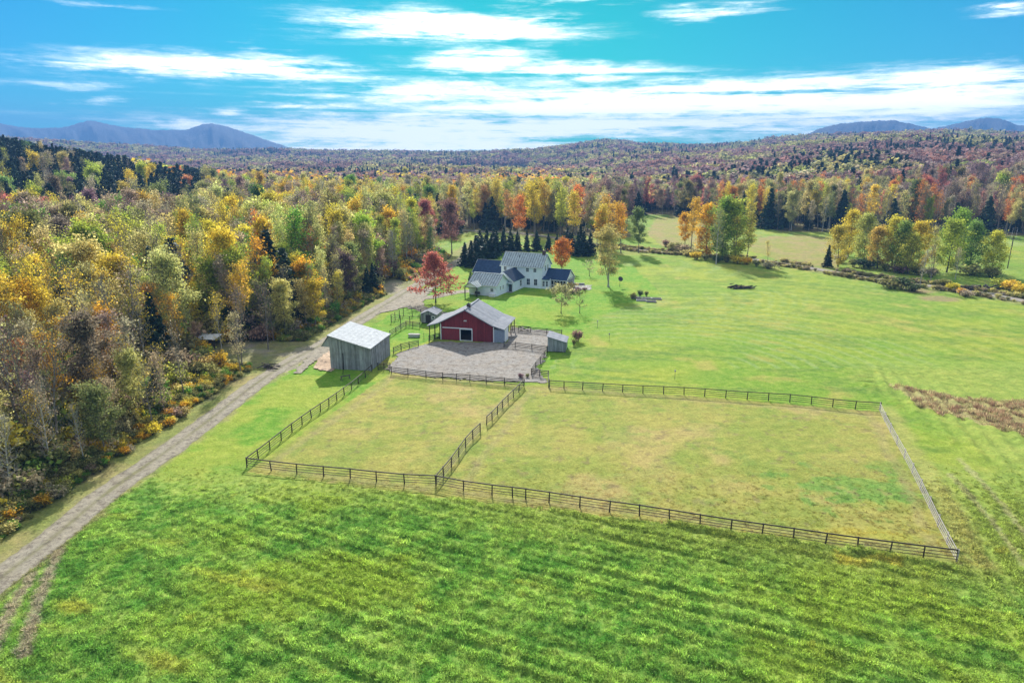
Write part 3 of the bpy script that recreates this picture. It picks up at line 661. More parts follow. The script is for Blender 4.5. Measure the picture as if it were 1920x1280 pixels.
for i, (px, py, h, w) in enumerate([(872,498,8.5,1),(884,502,9.5,1.1),(893,493,10,1),(903,487,9.5,1),(913,478,10.5,1),(922,484,9,1),(931,478,10,.9),(943,474,9,.9),(957,473,9,.85),(970,471,8.5,.8),(988,472,8.5,.85),(1006,471,8.5,.85),(1028,470,7.5,.8),(1044,468,7,.8),(1058,474,8,.9),(1072,478,9,1),(1083,481,9.5,1),(1094,480,9.5,1),(1106,478,9,1),(1088,462,9.5,1),(1064,462,8,1),(926,466,9,1),(945,462,8.5,.9),(900,474,9,1)]):
    basep('fir%d' % (i % 3), px, py, h, jit(FIR), 'dark spruce in the row behind the farmhouse, %s' % ('left of the roofs' if i < 5 else 'beyond the orange maple' if i > 16 and i < 21 else 'over the roofs'), 'spruce_tree', group='spruces in a row behind the farmhouse', wide=w*1.4)
put('fir2', *at(882, 536), 4.2, FIR2, 'small round evergreen shrub at the left end of the garage wing', 'evergreen_shrub', 'shrub')
# roadside clumps to the right
C1 = [('tall0',1302,378,20,(.58,.36,.05),'golden yellow tree, leftmost of the roadside clump in the upper field'),('lowfull0',1330,392,18,GOLD,'lower golden tree just right of the leftmost golden one in the upper field clump'),('lowfull0',1362,380,21,(.24,.32,.06),'big lime green tree in the middle of the upper field clump'),
      ('lowfull1',1385,386,20,LIME,'lime tree with yellow edges behind the middle of the upper field clump'),('sparse0',1384,408,16,YEL,'small bright yellow tree in front of the lime trees of the clump'),('tall2',1408,402,17,(.40,.34,.08),'slim yellow olive tree, rightmost of the upper field clump'),
      ('sparse1',1350,400,18,OLV,'dark olive tree inside the upper field clump'),('full1',1288,402,14,GOLD,'short golden tree at the left foot of the upper field clump')]
for k, px, py, h, c, l in C1: top(k, px, py, h, c, l, 'roadside_tree', wide=1.15)
C2 = [('lowfull0',1600,402,16,(.55,.42,.05),'bright yellow tree, leftmost big crown of the right roadside clump'),('lowfull0',1630,410,16,(.34,.34,.10),'grey green and yellow tree second from left in the right roadside clump'),('lowfull1',1655,432,13,(.50,.34,.09),'tan gold low tree in the right roadside clump'),
      ('lowfull1',1685,415,16,(.50,.42,.06),'tall yellow crown in the centre of the right roadside clump'),('lowfull0',1700,424,15,(.20,.26,.06),'olive green tree beside the central yellow crown of the right roadside clump'),('lowfull1',1735,424,15,YEL,'slim yellow tree right of the clump centre'),
      ('lowfull1',1712,445,12,(.44,.40,.08),'short yellow green tree in front of the clump centre'),('sparse2',1762,430,14,PALE,'thin pale tree between the yellow and the lime crowns'),('lowfull0',1806,402,18,(.24,.34,.06),'largest lime green tree of the right roadside clump'),
      ('lowfull1',1790,420,16,LIME,'lime yellow tree touching the left side of the largest lime tree'),('lowfull0',1832,425,15,(.16,.24,.06),'dark green tree right of the largest lime tree'),('lowfull0',1872,442,13,(.48,.44,.06),'yellow rounded tree, rightmost of the roadside clump'),
      ('sparse1',1800,470,9,TAN,'half bare pale small tree before the largest lime tree'),('bare0',1755,465,11,BRN,'bare grey tree at the foot of the right roadside clump'),('bare1',1735,468,11,TAN,'bare grey brown tree left of the other bare one by the road'),('lowfull1',1580,430,13,(.46,.36,.07),'low golden tree at the left end of the right roadside clump')]
for k, px, py, h, c, l in C2: top(k, px, py, h, c, l, 'roadside_tree', wide=1.15)
top('fir0', 1556, 458, 8, FIR, 'narrow dark spruce at the left end of the right roadside clump', 'spruce_tree')
top('sparse0', 1443, 452, 8, (.5,.4,.12), 'small thin yellow tree alone right of the upper field clump', 'roadside_tree')
# behind the road, the bright row
ROWT = [(975,372,20,ORG,'narrow orange tree in the row behind the spruces'),(962,366,19,(.5,.26,.1),'pinkish orange tree left of the narrow orange one'),(1004,352,23,YEL,'tall yellow poplar left of the double poplars behind the road'),(1020,348,23,(.52,.34,.05),'golden poplar between two lime ones behind the road'),
        (1034,346,23,LIME,'lime yellow pointed poplar in the centre of the poplar row'),(1052,356,22,(.42,.42,.07),'yellow green poplar right of the pointed lime poplar'),(1080,366,21,YEL,'yellow slim poplar midway along the row behind the road'),(1096,364,21,BRN,'brown half bare poplar behind the road'),
        (1108,368,20,LIME,'lime slim poplar right of the brown one'),(1128,390,18,YEL,'lower yellow tree behind the birch clump'),(1150,376,20,(.56,.34,.06),'orange gold tree above the birch clump'),(1168,384,19,GOLD,'golden tree right above the birch clump'),(1128,400,16,GOLD,'short golden tree left of the orange gold one'),
        (945,350,22,LIME,'lime poplar standing left of the tall yellow poplars'),(925,345,23,(.50,.38,.06),'broad golden poplar behind the spruces'),(905,352,21,(.46,.26,.12),'rusty pink tree left of the broad golden poplar'),(1122,372,20,TAN,'pale bare topped poplar in the row')]
for i, (px, py, h, c, l) in enumerate(ROWT): top('tall%d' % (i % 3), px, py, h, c, l, 'poplar_tree', wide=1.25)
# singled out trees of the left wood
LW = [('full0',205,388,21,(.15,.27,.05),1.15,'big bright green tree in the left wood, broadest green crown'),('full2',28,405,21,(.16,.28,.06),1.2,'big light green tree at the left edge of the picture'),('full3',492,362,23,(.09,.17,.04),1.05,'dark green spreading tree with a visible forked trunk in mid wood'),
      ('full1',535,372,20,(.11,.16,.05),.9,'dark olive tree just right of the forked dark green one'),('full1',150,370,19,PINK,1.1,'pink red maple crown above the big green tree'),('full2',88,385,19,PINK,1.1,'dull pink maple crown left of the pink red one'),('full0',12,378,20,PINK,1,'pink crown at the far left edge behind the light green tree'),
      ('full3',262,374,19,(.58,.32,.07),.9,'orange gold crown right of the pink red maple'),('full1',352,332,20,(.55,.25,.13),.9,'salmon orange tree in the middle of the yellow wood'),('full2',120,332,20,(.22,.30,.08),1.2,'pale green broad crown before the evergreens, upper left'),
      ('full0',60,355,19,LIME,1,'yellow green crown left of the pale green broad one'),('full1',178,334,19,(.30,.34,.09),1,'yellow green crown right of the pale green broad one'),('full0',5,338,19,(.20,.30,.10),1.1,'pale green crown at the left edge under the evergreen hill'),('full3',235,352,19,(.50,.38,.09),1,'gold topped crown below the evergreens'),
      ('full2',455,464,15,(.42,.17,.09),.8,'rust orange tree standing among grey ones right of the yellow wood'),('full1',100,485,15,GOLD,1,'golden yellow tree low at left behind the thicket'),('full3',20,490,15,(.46,.36,.07),1,'yellow tree at the left edge under the light green crown'),('sparse0',290,535,15,(.62,.30,.06),1.2,'orange gold tree over the thicket at left centre'),
      ('sparse2',330,555,13,GOLD,1.1,'golden thin tree right of the orange gold one'),('sparse1',405,558,12,YEL,.9,'small bright yellow tree with a grey neighbour on each side'),('tall1',663,475,13,(.50,.44,.16),1.2,'pale yellow slim tree by the drive left of the dark spruces'),('full1',800,378,19,(.36,.12,.12),1.1,'crimson purple maple left of the far pink ones'),
      ('full2',845,384,19,(.24,.12,.12),1.1,'dull purple maple right of the crimson purple one'),('full0',760,318,21,(.48,.42,.08),1.15,'broad gold crown on the skyline left of centre'),('full3',455,296,22,(.28,.30,.08),1,'olive gold crown on the skyline at left centre'),('full1',358,300,20,YEL,.8,'small yellow crown beside the tall skyline spruce'),
      ('full0',640,385,19,(.20,.30,.06),1,'lime green crown right of the dark olive tree'),('full2',610,372,19,(.30,.32,.08),1,'yellow green crown left of the lime green one'),('full3',665,378,20,(.22,.28,.08),1,'grey green tall crown left of the small white house'),('sparse1',180,690,10,GOLD,1.1,'low golden tree rising from the thicket beside the track'),
      ('sparse0',100,600,13,(.60,.38,.05),1.2,'bright orange yellow tree in the shaded wood, lower left'),('sparse2',215,640,11,YEL,1.2,'yellow spindly tree above the track verge at left'),('full1',270,470,14,(.40,.38,.10),1,'olive yellow crown in front of the grey bare trees'),('full0',360,460,15,LIME,1,'yellow lime crown left of the rust orange tree'),
      ('sparse0',15,640,12,ORG,1.2,'orange leaved thin tree at the left edge low down'),('sparse1',820,445,7,(.5,.38,.08),1.3,'small yellow tree behind the red maple'),('sparse0',440,590,11,TAN,1,'pale tan tree left of the clearing'),
      ('full3',700,300,22,(.46,.42,.1),1.1,'pale gold crown on the skyline above the small white house'),('full0',670,296,22,(.4,.4,.1),1.1,'yellow green crown on the skyline left of the pale gold one')]
for k, px, py, h, c, w, l in LW: top(k, px, py, h, c, l, 'woodland_tree', wide=w)
top('fir1', 327, 284, 24, FIR2, 'tall pointed spruce breaking the skyline at left', 'spruce_tree', wide=.8)
top('fir2', 285, 690, 7, FIR2, 'small dark spruce in the thicket behind the track', 'spruce_tree')
top('fir0', 697, 492, 9, FIR, 'dark spruce at the wood edge beside the driveway', 'spruce_tree'); top('fir2', 686, 500, 8.5, FIR, 'dark spruce left of the one at the driveway edge', 'spruce_tree')
top('fir1', 352, 355, 20, (.07,.10,.06), 'grey green spruce beside the salmon orange tree', 'spruce_tree'); top('fir0', 365, 385, 18, (.08,.11,.07), 'dull green spruce below the salmon orange tree', 'spruce_tree')
top('fir1', 703, 318, 22, FIR2, 'dark spruce between the gold skyline crowns', 'spruce_tree'); top('fir0', 835, 312, 22, FIR2, 'dark spruce on the skyline above the far roof', 'spruce_tree')
# the forked trunks at the clearing
for px, py, h, l in ((455,692,13,'leaning dark trunked tree at the corner of the clearing'),(448,664,12,'dark bare tree at the back of the clearing'),(503,655,12,'crooked bare tree at the clearing edge nearest the track')):
    put('bare0', *at(px, py), h, BRN, l, 'woodland_tree')
for px, py, l in ((738,520,'first bare ash by the turning place across the drive'),(731,518,'slimmer bare ash just left of its neighbour by the turning place'),(748,512,'grey bare ash behind the two at the turning place'),(773,500,'pale leaved ash left of the red maple')):
    put('bare1', *at(px, py), 15, TAN, l, 'woodland_tree')

# ---- the rest of the wood: singles near, masses far
def free(x, y, r):
    for (a, b, c) in placed:
        if abs(a-x) < 9 and abs(b-y) < 9 and math.hypot(a-x, b-y) < max(r, c)*.75: return False
    return True
def palette(x, y, w):
    n = float(fbm(x/34, y/34, 131, 3)); m = float(fbm(x/15+9, y/15, 137, 2)); r = math.hypot(x, y); q = rnd.random()
    if x < 30:
        if r < 130: opts = [(TAN, 5), (GOLD, .9), (BRN, 2.4), (YEL, 2.2), (OLV, 3), (PALE, 3.8), (ORG, .15), (PUR, 2.6)]
        elif n < .42: opts = [(TAN, 4), (PALE, 3), (PUR, 1.5), (BRN, 1.5), (OLV, 2)]
        elif n < .55: opts = [(PALE, 4), (LIME, 2), (YEL, 3), (OLV, 2), (TAN, 2)]
        else: opts = [(YEL, 3), (GOLD, .8), (LIME, 3), (PALE, 3.6), (ORG, .3), (GRN, 1.2), (TAN, 1.2)]
    else:
        if n < .45: opts = [(PUR, 3), (BRN, 3), (TAN, 3), (PINK, 1.3), (OLV, 1)]
        elif n < .56: opts = [(TAN, 3), (BRN, 2), (PALE, 2), (ORG, 1), (OLV, 2)]
        else: opts = [(YEL, 2), (LIME, 2), (PALE, 3), (ORG, 1.5), (OLV, 1)]
    t = sum(o[1] for o in opts)*q
    for c, k in opts:
        t -= k
        if t <= 0: return c
    return opts[-1][0]
cand = []
def gridpts(x0, x1, y0, y1, s):
    nx, ny = int((x1-x0)/s), int((y1-y0)/s)
    X, Y = np.meshgrid(np.arange(nx), np.arange(ny)); x = x0+(X.ravel()+nr.rand(nx*ny))*s; y = y0+(Y.ravel()+nr.rand(nx*ny))*s
    return x, y
x, y = gridpts(-330, 120, 20, 262, 4.3); m = woodmask(x, y) & (np.abs(x/np.maximum(y, 1)) < 1.0); cand += [(a, b) for a, b in zip(x[m], y[m])]
x, y = gridpts(-420, 420, 262, 480, 6.4); m = woodmask(x, y) & (np.abs(x/np.maximum(y, 1)) < .95); cand += [(a, b) for a, b in zip(x[m], y[m])]
cand = [c for c in cand if free(c[0], c[1], 2.8)]
cand.sort(key=lambda c: math.hypot(*c))
print('candidates', len(cand))
def edge_d(x, y):   # distance to the track
    return float(distline(np.array([x]), np.array([y]), TRACK)[0])
stuff_pts = []; nb = 0
def conifer_here(x, y):
    r = math.hypot(x, y); u = 960+1327*x/y
    if r > 290 and u < 370: return rnd.random() < .88
    if u > 1050 and r > 300: return rnd.random() < .13
    if r > 300: return rnd.random() < .2
    return rnd.random() < .04
n_single = 300-len(C1)-len(C2)-len(LW)-24; n_fir = 0
for (x, y) in cand:
    r = math.hypot(x, y); con = conifer_here(x, y); ed = edge_d(x, y)
    h = rnd.uniform(11, 19)*(1.1 if r > 160 else 1); h *= .5+.5*min(1, ed/20)
    if con: kind = 'fir%d' % rnd.randrange(3); c = FIR2 if rnd.random() < .5 else FIR
    else:
        c = palette(x, y, 0); q = rnd.random()
        A, B, C_ = (.42, .74, .91) if r < 150 else (.36, .48, .82)
        kind = 'sparse%d' % rnd.randrange(4) if q < A else 'bare%d' % rnd.randrange(3) if q < B else 'tall%d' % rnd.randrange(4) if q < C_ else 'full%d' % rnd.randrange(4)
        if c in (PUR, TAN) and kind[:4] == 'full' and rnd.random() < .5: kind = 'sparse0'
    if nb < n_single and not con:
        u = 960+1327*x/y; nb += 1; cn = CN[id(c)]
        leafy = {'full': 'full crowned', 'spar': 'thinly leaved', 'tall': 'slim', 'bare': 'nearly bare'}[kind[:4]]
        sz = 'low' if h < 10 else 'tall' if h > 14.5 else 'middling'
        zn = 'by the track' if ed < 12 else 'inside the wood edge' if ed < 24 else 'deep in wood'
        pos = 'low at left' if r < 85 else 'opposite the paddock' if r < 110 else 'opposite the shed' if r < 140 else 'beyond the clearing'
        lab = '%s %s %s tree %s %s' % (sz, leafy, cn, zn, pos)
        put(kind, x, y, h, jit(c), lab, 'woodland_tree', 'tree', lab, rnd.uniform(.9, 1.25))
    else: stuff_pts.append((x, y, h, kind, jit(c, .2)))

# ---- scattering masses with geometry nodes
PROTO = bpy.data.collections.new('prototypes')
def proto_obj(key, meshes):
    """one joined mesh for a kind"""
    V_ = []; Q = []; mi = []; lv = []; mats = []; b = 0; tri = []
    for me in meshes:
        if me is None: continue
        n = len(me.vertices); co = np.empty(n*3, np.float32); me.vertices.foreach_get('co', co); V_.append(co.reshape(-1, 3))
        f = np.empty(len(me.loops), np.int32); me.loops.foreach_get('vertex_index', f); Q.append(f.reshape(-1, 4)+b); mi += [len(mats)]*(len(f)//4)
        a = me.attributes.get('lv'); l = np.full(n, .5, np.float32)
        if a: a.data.foreach_get('value', l)
        lv.append(l); mats.append(me.materials[0].name); b += n
    me = npmesh('mass_'+key, np.concatenate(V_), np.concatenate(Q), mats); me.polygons.foreach_set('material_index', np.array(mi, np.int32))
    a = me.attributes.new('lv', 'FLOAT', 'POINT'); a.data.foreach_set('value', np.concatenate(lv)); return me
def scatter(name, kind_meshes, pts, idx, scl, rot, tint, label=None):
    """pts (n,3); instances of each kind's mesh on a point cloud, one object"""
    col = bpy.data.collections.new(name+'_kinds')
    for i, me in enumerate(kind_meshes): col.objects.link(bpy.data.objects.new('%s_k%02d' % (name, i), me))
    me = bpy.data.meshes.new(name); n = len(pts); me.vertices.add(n); me.vertices.foreach_set('co', np.asarray(pts, np.float32).ravel())
    def attr(nm, tp, dat, key):
        a = me.attributes.new(nm, tp, 'POINT'); a.data.foreach_set(key, dat.ravel())
    attr('idx', 'INT', np.asarray(idx, np.int32), 'value'); attr('scl', 'FLOAT_VECTOR', np.asarray(scl, np.float32), 'vector')
    attr('rot', 'FLOAT_VECTOR', np.asarray(rot, np.float32), 'vector')
    tc = np.ones((n, 4), np.float32); tc[:, :3] = tint; attr('tint', 'FLOAT_COLOR', tc, 'color')
    ng = bpy.data.node_groups.new(name, 'GeometryNodeTree'); ng.interface.new_socket('Geometry', in_out='INPUT', socket_type='NodeSocketGeometry'); ng.interface.new_socket('Geometry', in_out='OUTPUT', socket_type='NodeSocketGeometry')
    N = ng.nodes; L = ng.links; gi = N.new('NodeGroupInput'); go = N.new('NodeGroupOutput'); ip = N.new('GeometryNodeInstanceOnPoints'); ci = N.new('GeometryNodeCollectionInfo')
    ci.inputs['Collection'].default_value = col; ci.inputs['Separate Children'].default_value = True; ci.inputs['Reset Children'].default_value = True
    def na(nm, tp):
        a = N.new('GeometryNodeInputNamedAttribute'); a.data_type = tp; a.inputs['Name'].default_value = nm; return a.outputs['Attribute']
    L.new(gi.outputs[0], ip.inputs['Points']); L.new(ci.outputs[0], ip.inputs['Instance']); ip.inputs['Pick Instance'].default_value = True
    L.new(na('idx', 'INT'), ip.inputs['Instance Index']); L.new(na('scl', 'FLOAT_VECTOR'), ip.inputs['Scale'])
    er = N.new('FunctionNodeEulerToRotation'); L.new(na('rot', 'FLOAT_VECTOR'), er.inputs[0]); L.new(er.outputs[0], ip.inputs['Rotation'])
    L.new(ip.outputs[0], go.inputs[0])
    o = link(bpy.data.objects.new(name, me)); md = o.modifiers.new('scatter', 'NODES'); md.node_group = ng
    meta(o, label, None, None, 'stuff'); return o
keys = sorted(k for k in KIND if k[:4] in ('full', 'spar', 'tall', 'bare') or k[:3] == 'fir')
pm = [proto_obj(k, KIND[k]) for k in keys]
P_ = np.array([(p[0], p[1], 0) for p in stuff_pts]); P_[:, 2] = TZ(P_[:, 0], P_[:, 1])
sc = np.array([[p[2]/HT[p[3]]*w, p[2]/HT[p[3]]*w, p[2]/HT[p[3]]] for p in stuff_pts for w in (rnd.uniform(.75, 1.2),)])
sc[:, :] *= np.where(np.array([p[3][:3] == 'fir' for p in stuff_pts]), 1.05, 1.12)[:, None]
sc[np.array([p[3][:3] == 'fir' for p in stuff_pts]), :2] *= 1.35
rt_ = np.zeros((len(P_), 3)); rt_[:, 2] = nr.rand(len(P_))*6.28
scatter('woodland', pm, P_, [keys.index(p[3]) for p in stuff_pts], sc, rt_, np.array([p[4] for p in stuff_pts]), 'autumn woodland stretching away behind the nearer trees on the left and behind the house')
# far forest: small light kinds
LOW = {}
def low_tree(name, seed, H, cr, n, ls, con=False):
    g = np.random.RandomState(seed)
    if con:
        z = g.rand(n)**.8*H; rr = cr*(1-z/H)*(.4+.6*g.rand(n)); ph = g.rand(n)*6.28; c = np.stack([np.cos(ph)*rr, np.sin(ph)*rr, z], 1)
        me = leaf_mesh(name, c, ls, g, 'needle', .3); return me
    k = 7; cc = np.stack([g.randn(k)*cr*.42, g.randn(k)*cr*.42, H*(.45+.42*g.rand(k))], 1); c = cc[g.randint(0, k, n)]+g.randn(n, 3)*cr*.3; c[:, 2] = np.maximum(c[:, 2], 1)
    return leaf_mesh(name, c, ls, g, 'leaf')
lowm = [low_tree('low%d' % i, 700+i, 14, 4.2, 260, .95) for i in range(4)]+[low_tree('lowfir%d' % i, 720+i, 15, 2.9, 220, .9, True) for i in range(2)]
def farpts(r0, r1, s, umin=-900, umax=2500):
    xm = r1*1.15; x, y = gridpts(-xm, xm, r0*.6, r1, s); r = np.hypot(x, y); u = 960+1327*x/y
    m = (r > r0) & (r < r1) & (u > umin) & (u < umax) & woodmask(x, y) & (y > 60)
    return x[m], y[m]
fx = []; fy = []; fs = []
for (a, b, s, k) in ((455, 900, 7.6, 1.05), (900, 1600, 11.5, 1.15), (1600, 2750, 17, 1.35)):
    x, y = farpts(a, b, s); fx.append(x); fy.append(y); fs.append(np.full(len(x), k))
fx = np.concatenate(fx); fy = np.concatenate(fy); fs = np.concatenate(fs)
u = 960+1327*fx/fy; r = np.hypot(fx, fy)
keep = ~((r > 455) & (fy < 480) & (np.abs(fx) < 420))
# pastures on the far slopes stay open
def gap(px0, px1, r0, r1): return (u > px0) & (u < px1) & (r > r0) & (r < r1)
keep &= ~gap(845, 990, 1500, 1750) & ~gap(1755, 1960, 900, 1010) & ~gap(1050, 1075, 2300, 2600)
fx, fy, fs, u, r = fx[keep], fy[keep], fs[keep], u[keep], r[keep]; n = len(fx)
cn = fbm(fx/150, fy/150, 151, 3); cm = fbm(fx/60, fy/60, 157, 3); cf = nr.rand(n)
pc = np.where(u < 390, (.9*(r < 900)+.05)*(u < 390)*(fbm(fx/80, fy/80, 5, 2) > .22)+.08, .07+.45*sst(.5, .62, cn)+.15*(u > 1000)*(r < 700))
fir = nr.rand(n) < pc
tints = np.zeros((n, 3)); pal_a = np.array([PUR, BRN, (.36,.19,.16), (.33,.24,.2), (.26,.18,.18), (.36,.17,.13)]); pal_b = np.array([PALE, (.38,.42,.12), (.5,.42,.14), TAN, (.3,.3,.12), OLV]); pal_c = np.array([YEL, GOLD, LIME, PALE, ORG, OLV])
ia = nr.randint(0, 6, n); right = u > 1080
tints = np.where((cm < .52)[:, None], pal_a[ia], pal_b[ia]); tints = np.where((~right & (cm > .42) & (r < 1000))[:, None], pal_c[ia], tints)
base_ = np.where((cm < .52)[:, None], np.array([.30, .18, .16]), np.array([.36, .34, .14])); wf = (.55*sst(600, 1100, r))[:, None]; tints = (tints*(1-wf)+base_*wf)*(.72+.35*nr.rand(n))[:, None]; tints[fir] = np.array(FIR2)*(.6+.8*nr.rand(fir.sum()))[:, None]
idx = np.where(fir, 4+nr.randint(0, 2, n), nr.randint(0, 4, n)); hs = fs*(.8+.45*nr.rand(n)); w = hs*(1.15+.4*nr.rand(n))*np.where(fir & (r > 900), .85, 1.15)
rt_ = np.zeros((n, 3)); rt_[:, 2] = nr.rand(n)*6.28
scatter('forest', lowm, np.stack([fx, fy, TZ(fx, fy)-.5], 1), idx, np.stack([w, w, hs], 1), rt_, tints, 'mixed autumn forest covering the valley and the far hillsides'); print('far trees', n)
# low growth in and along the wood
ux, uy = gridpts(-190, 40, 20, 265, 1.75); md_ = distline(ux, uy, TRACK); wm = woodmask(ux, uy) | ((ux > -66) & (uy > 100) & (uy < 126) & (md_ > 7) & (ux < np.interp(uy, [p[1] for p in TRACK], [p[0] for p in TRACK])) & ~inpoly(ux, uy, CLEAR)); m = (wm | ((md_ > 4.6) & (md_ < 9) & (ux < np.interp(uy, [p[1] for p in TRACK], [p[0] for p in TRACK])) & (uy > 40) & ~inpoly(ux, uy, CLEAR) & ~inpoly(ux, uy, CLEAR2)))
m &= (np.abs(ux/np.maximum(uy, 1)) < 1.0) & (nr.rand(len(ux)) < np.interp(md_, [5, 12, 16, 40, 60], [.85, .8, .45, .35, .2])); ux, uy, md_ = ux[m], uy[m], md_[m]; n = len(ux)
bm_ = [proto_obj('b%d' % i, KIND['bush%d' % i]) for i in range(3)]
bp = np.array([YEL, GOLD, LIME, OLV, TAN, BRN, PALE, GRN, OLV, OLV])
# bushes standing along the track verge are singles
order = np.argsort(md_+nr.rand(n)*1.5); nsing = 0; rest = []
for j in order:
    c = tuple(bp[nr.randint(0, 10)]); h = rnd.uniform(.7, 1.6)*(1+min(1.6, max(0, md_[j]-6.5)*.2))*(.75 if ux[j] > -64 and 100 < uy[j] < 126 else 1)
    if md_[j] < 7.5 and nsing < 290:
        nsing += 1; r_ = math.hypot(ux[j], uy[j]); cc = ['yellow', 'golden', 'lime', 'olive', 'tan', 'rusty', 'pale yellow', 'green', 'olive', 'olive'][int(np.argmin(np.abs(bp-np.array(c)).sum(1)))]
        lab = '%s %s bush on the track verge %s' % ('tall' if h > 1.9 else 'knee high' if h < 1.35 else 'mid', cc, 'at bottom left' if r_ < 85 else 'opposite the paddock' if r_ < 115 else 'opposite the shed' if r_ < 150 else 'towards the driveway fork')
        plant('bush%d' % rnd.randrange(3), ux[j], uy[j], h, jit(c), 'bush', lab, 'bush', lab, rnd.uniform(.9, 1.4))
    else: rest.append((ux[j], uy[j], h, jit(c, .25)))
q = np.array([(a, b, 0) for a, b, _, _ in rest]); q[:, 2] = TZ(q[:, 0], q[:, 1]); hh = np.array([p[2] for p in rest]); rz = np.zeros((len(q), 3)); rz[:, 2] = nr.rand(len(q))*6.28
scatter('undergrowth', bm_, q, nr.randint(0, 3, len(q)), np.stack([hh*.75, hh*.75, hh*.7], 1), rz, np.array([p[3] for p in rest]), 'tangled bushes and saplings growing under the trees of the left wood')
vx, vy = gridpts(-75, 0, 36, 262, .62); vd = distline(vx, vy, TRACK); vc = np.interp(vy, [p[1] for p in TRACK], [p[0] for p in TRACK])
vn = fbm(vx/5, vy/5, 191, 3); m = (vd > 4.0+1.6*vn) & (vd < 8.5+2*vn) & (vx < vc) & ~inpoly(vx, vy, CLEAR) & ~inpoly(vx, vy, CLEAR2) & (nr.rand(len(vx)) < .75); vx, vy, vd, vn = vx[m], vy[m], vd[m], vn[m]; n = len(vx)
vh = (.22+.4*nr.rand(n))*(.6+.9*sst(4, 8, vd)); vt = np.where((vn > .5)[:, None], np.array([GOLD, YEL, (.5,.45,.1), OLV])[nr.randint(0, 4, n)], np.array([OLV, PALE, (.3,.3,.1), GRN])[nr.randint(0, 4, n)])*(.6+.5*nr.rand(n))[:, None]
rz = np.zeros((n, 3)); rz[:, 2] = nr.rand(n)*6.28
scatter('verge_weeds', bm_, np.stack([vx, vy, TZ(vx, vy)], 1), nr.randint(0, 3, n), np.stack([vh, vh, vh*.9], 1), rz, vt, 'yellow and olive weeds growing along the verge of the dirt track')
# scrub along the road and the brown bank
rx, ry = gridpts(20, 190, 150, 300, 1.1); dr = distline(rx, ry, ROAD); m = (dr > 2.6) & (dr < 5.4) & (nr.rand(len(rx)) < .95*sst(.3, .5, fbm(rx/9, ry/9, 181, 2))); rx, ry = rx[m], ry[m]
ax_, ay_ = rx, ry; n = len(ax_); hh = .35+.4*nr.rand(n)
tt = np.array([OLV, TAN, (.3,.26,.12), PALE])[nr.randint(0, 4, n)]*(.75+.5*nr.rand(n))[:, None]
rz = np.zeros((n, 3)); rz[:, 2] = nr.rand(n)*6.28
scatter('rough_vegetation', bm_, np.stack([ax_, ay_, TZ(ax_, ay_)], 1), nr.randint(0, 3, n), np.stack([hh, hh, hh*.8], 1), rz, tt, 'brown rough weeds along both sides of the field road')

# grass
def tuft(name, seed, r, h, nb_, w):
    g = np.random.RandomState(seed); a = g.rand(nb_)*6.28; rr = r*np.sqrt(g.rand(nb_)); bx, by = np.cos(a)*rr, np.sin(a)*rr; ln = g.randn(nb_, 2)*.45*h; hh = h*(.5+.7*g.rand(nb_)); t = g.rand(nb_)*3.14
    dx, dy = np.cos(t)*w, np.sin(t)*w; Z = np.zeros(nb_)
    V_ = np.stack([np.stack([bx-dx, by-dy, Z-.03], 1), np.stack([bx+dx, by+dy, Z-.03], 1), np.stack([bx+ln[:, 0]*.5+dx*.8, by+ln[:, 1]*.5+dy*.8, hh*.6], 1), np.stack([bx+ln[:, 0], by+ln[:, 1], hh], 1)], 1).reshape(-1, 3)
    me = npmesh(name, V_, np.arange(4*nb_).reshape(nb_, 4), ['grass_blade']); at_ = me.attributes.new('lv', 'FLOAT', 'POINT'); at_.data.foreach_set('value', np.repeat(g.rand(nb_), 4).astype(np.float32)); return me
tf = [tuft('t%d' % i, 800+i, .24, .24, 22, .03) for i in range(5)]
wx, wy = gridpts(50, 150, 80, 130, .34); wn = fbm(wx/1.6, wy/1.6, 221, 3); wd_ = (fbm(wx/1.5, wy/1.5, 223, 3)-.5)*3; m = inpoly(wx+wd_, wy+wd_, WEEDS) & (nr.rand(len(wx)) < .35+wn); wx, wy, wn = wx[m], wy[m], wn[m]; n = len(wx)
wt = np.where((wn > .5)[:, None], np.array([(.44,.27,.17), (.55,.42,.24), (.50,.44,.22)])[nr.randint(0, 3, n)], np.array([(.62,.55,.30), (.52,.50,.22), (.38,.24,.15)])[nr.randint(0, 3, n)])*(.75+.6*nr.rand(n))[:, None]; wh = 1.2+2.6*nr.rand(n)*sst(.3, .65, wn); rz = np.zeros((n, 3)); rz[:, 2] = nr.rand(n)*6.28
scatter('dry_weeds', tf, np.stack([wx, wy, TZ(wx, wy)], 1), nr.randint(0, 5, n), np.stack([1.2+wh*.2, 1.2+wh*.2, wh], 1), rz, wt, 'tan and russet dry weeds on the bank right of the paddocks')
gx_, gy_ = gridpts(-56, 64, 36, 80, .27); u = 960+1327*gx_/gy_
Xz, Yz, pad = zone(gx_, gy_); dt = distline(gx_, gy_, TRACK); cxx = np.interp(gy_, [p[1] for p in TRACK], [p[0] for p in TRACK])
row = rowval(gx_, gy_); nearf = ~pad & (gx_ > cxx+1.9)
keep = (nearf & (nr.rand(len(gx_)) < (.25+.75*row)*sst(82, 64, gy_))) | (pad & (nr.rand(len(gx_)) < .22))
keep &= (np.abs(gx_) < 6+gy_*.86)
gx_, gy_, pad, row = gx_[keep], gy_[keep], pad[keep], row[keep]; n = len(gx_)
gc = groundcolor(gx_, gy_)*(.75+1.0*nr.rand(n))[:, None]*np.array([1.36, 1.25, 1.4])
gs = np.where(pad, .3+.25*nr.rand(n), .25+1.0*row*(.3+fbm(gx_/3, gy_/3, 171, 3))+.25*nr.rand(n))
fade = sst(80, 62, gy_); gs = gs*(.45+.55*fade)
rz = np.zeros((n, 3)); rz[:, 2] = nr.rand(n)*6.28
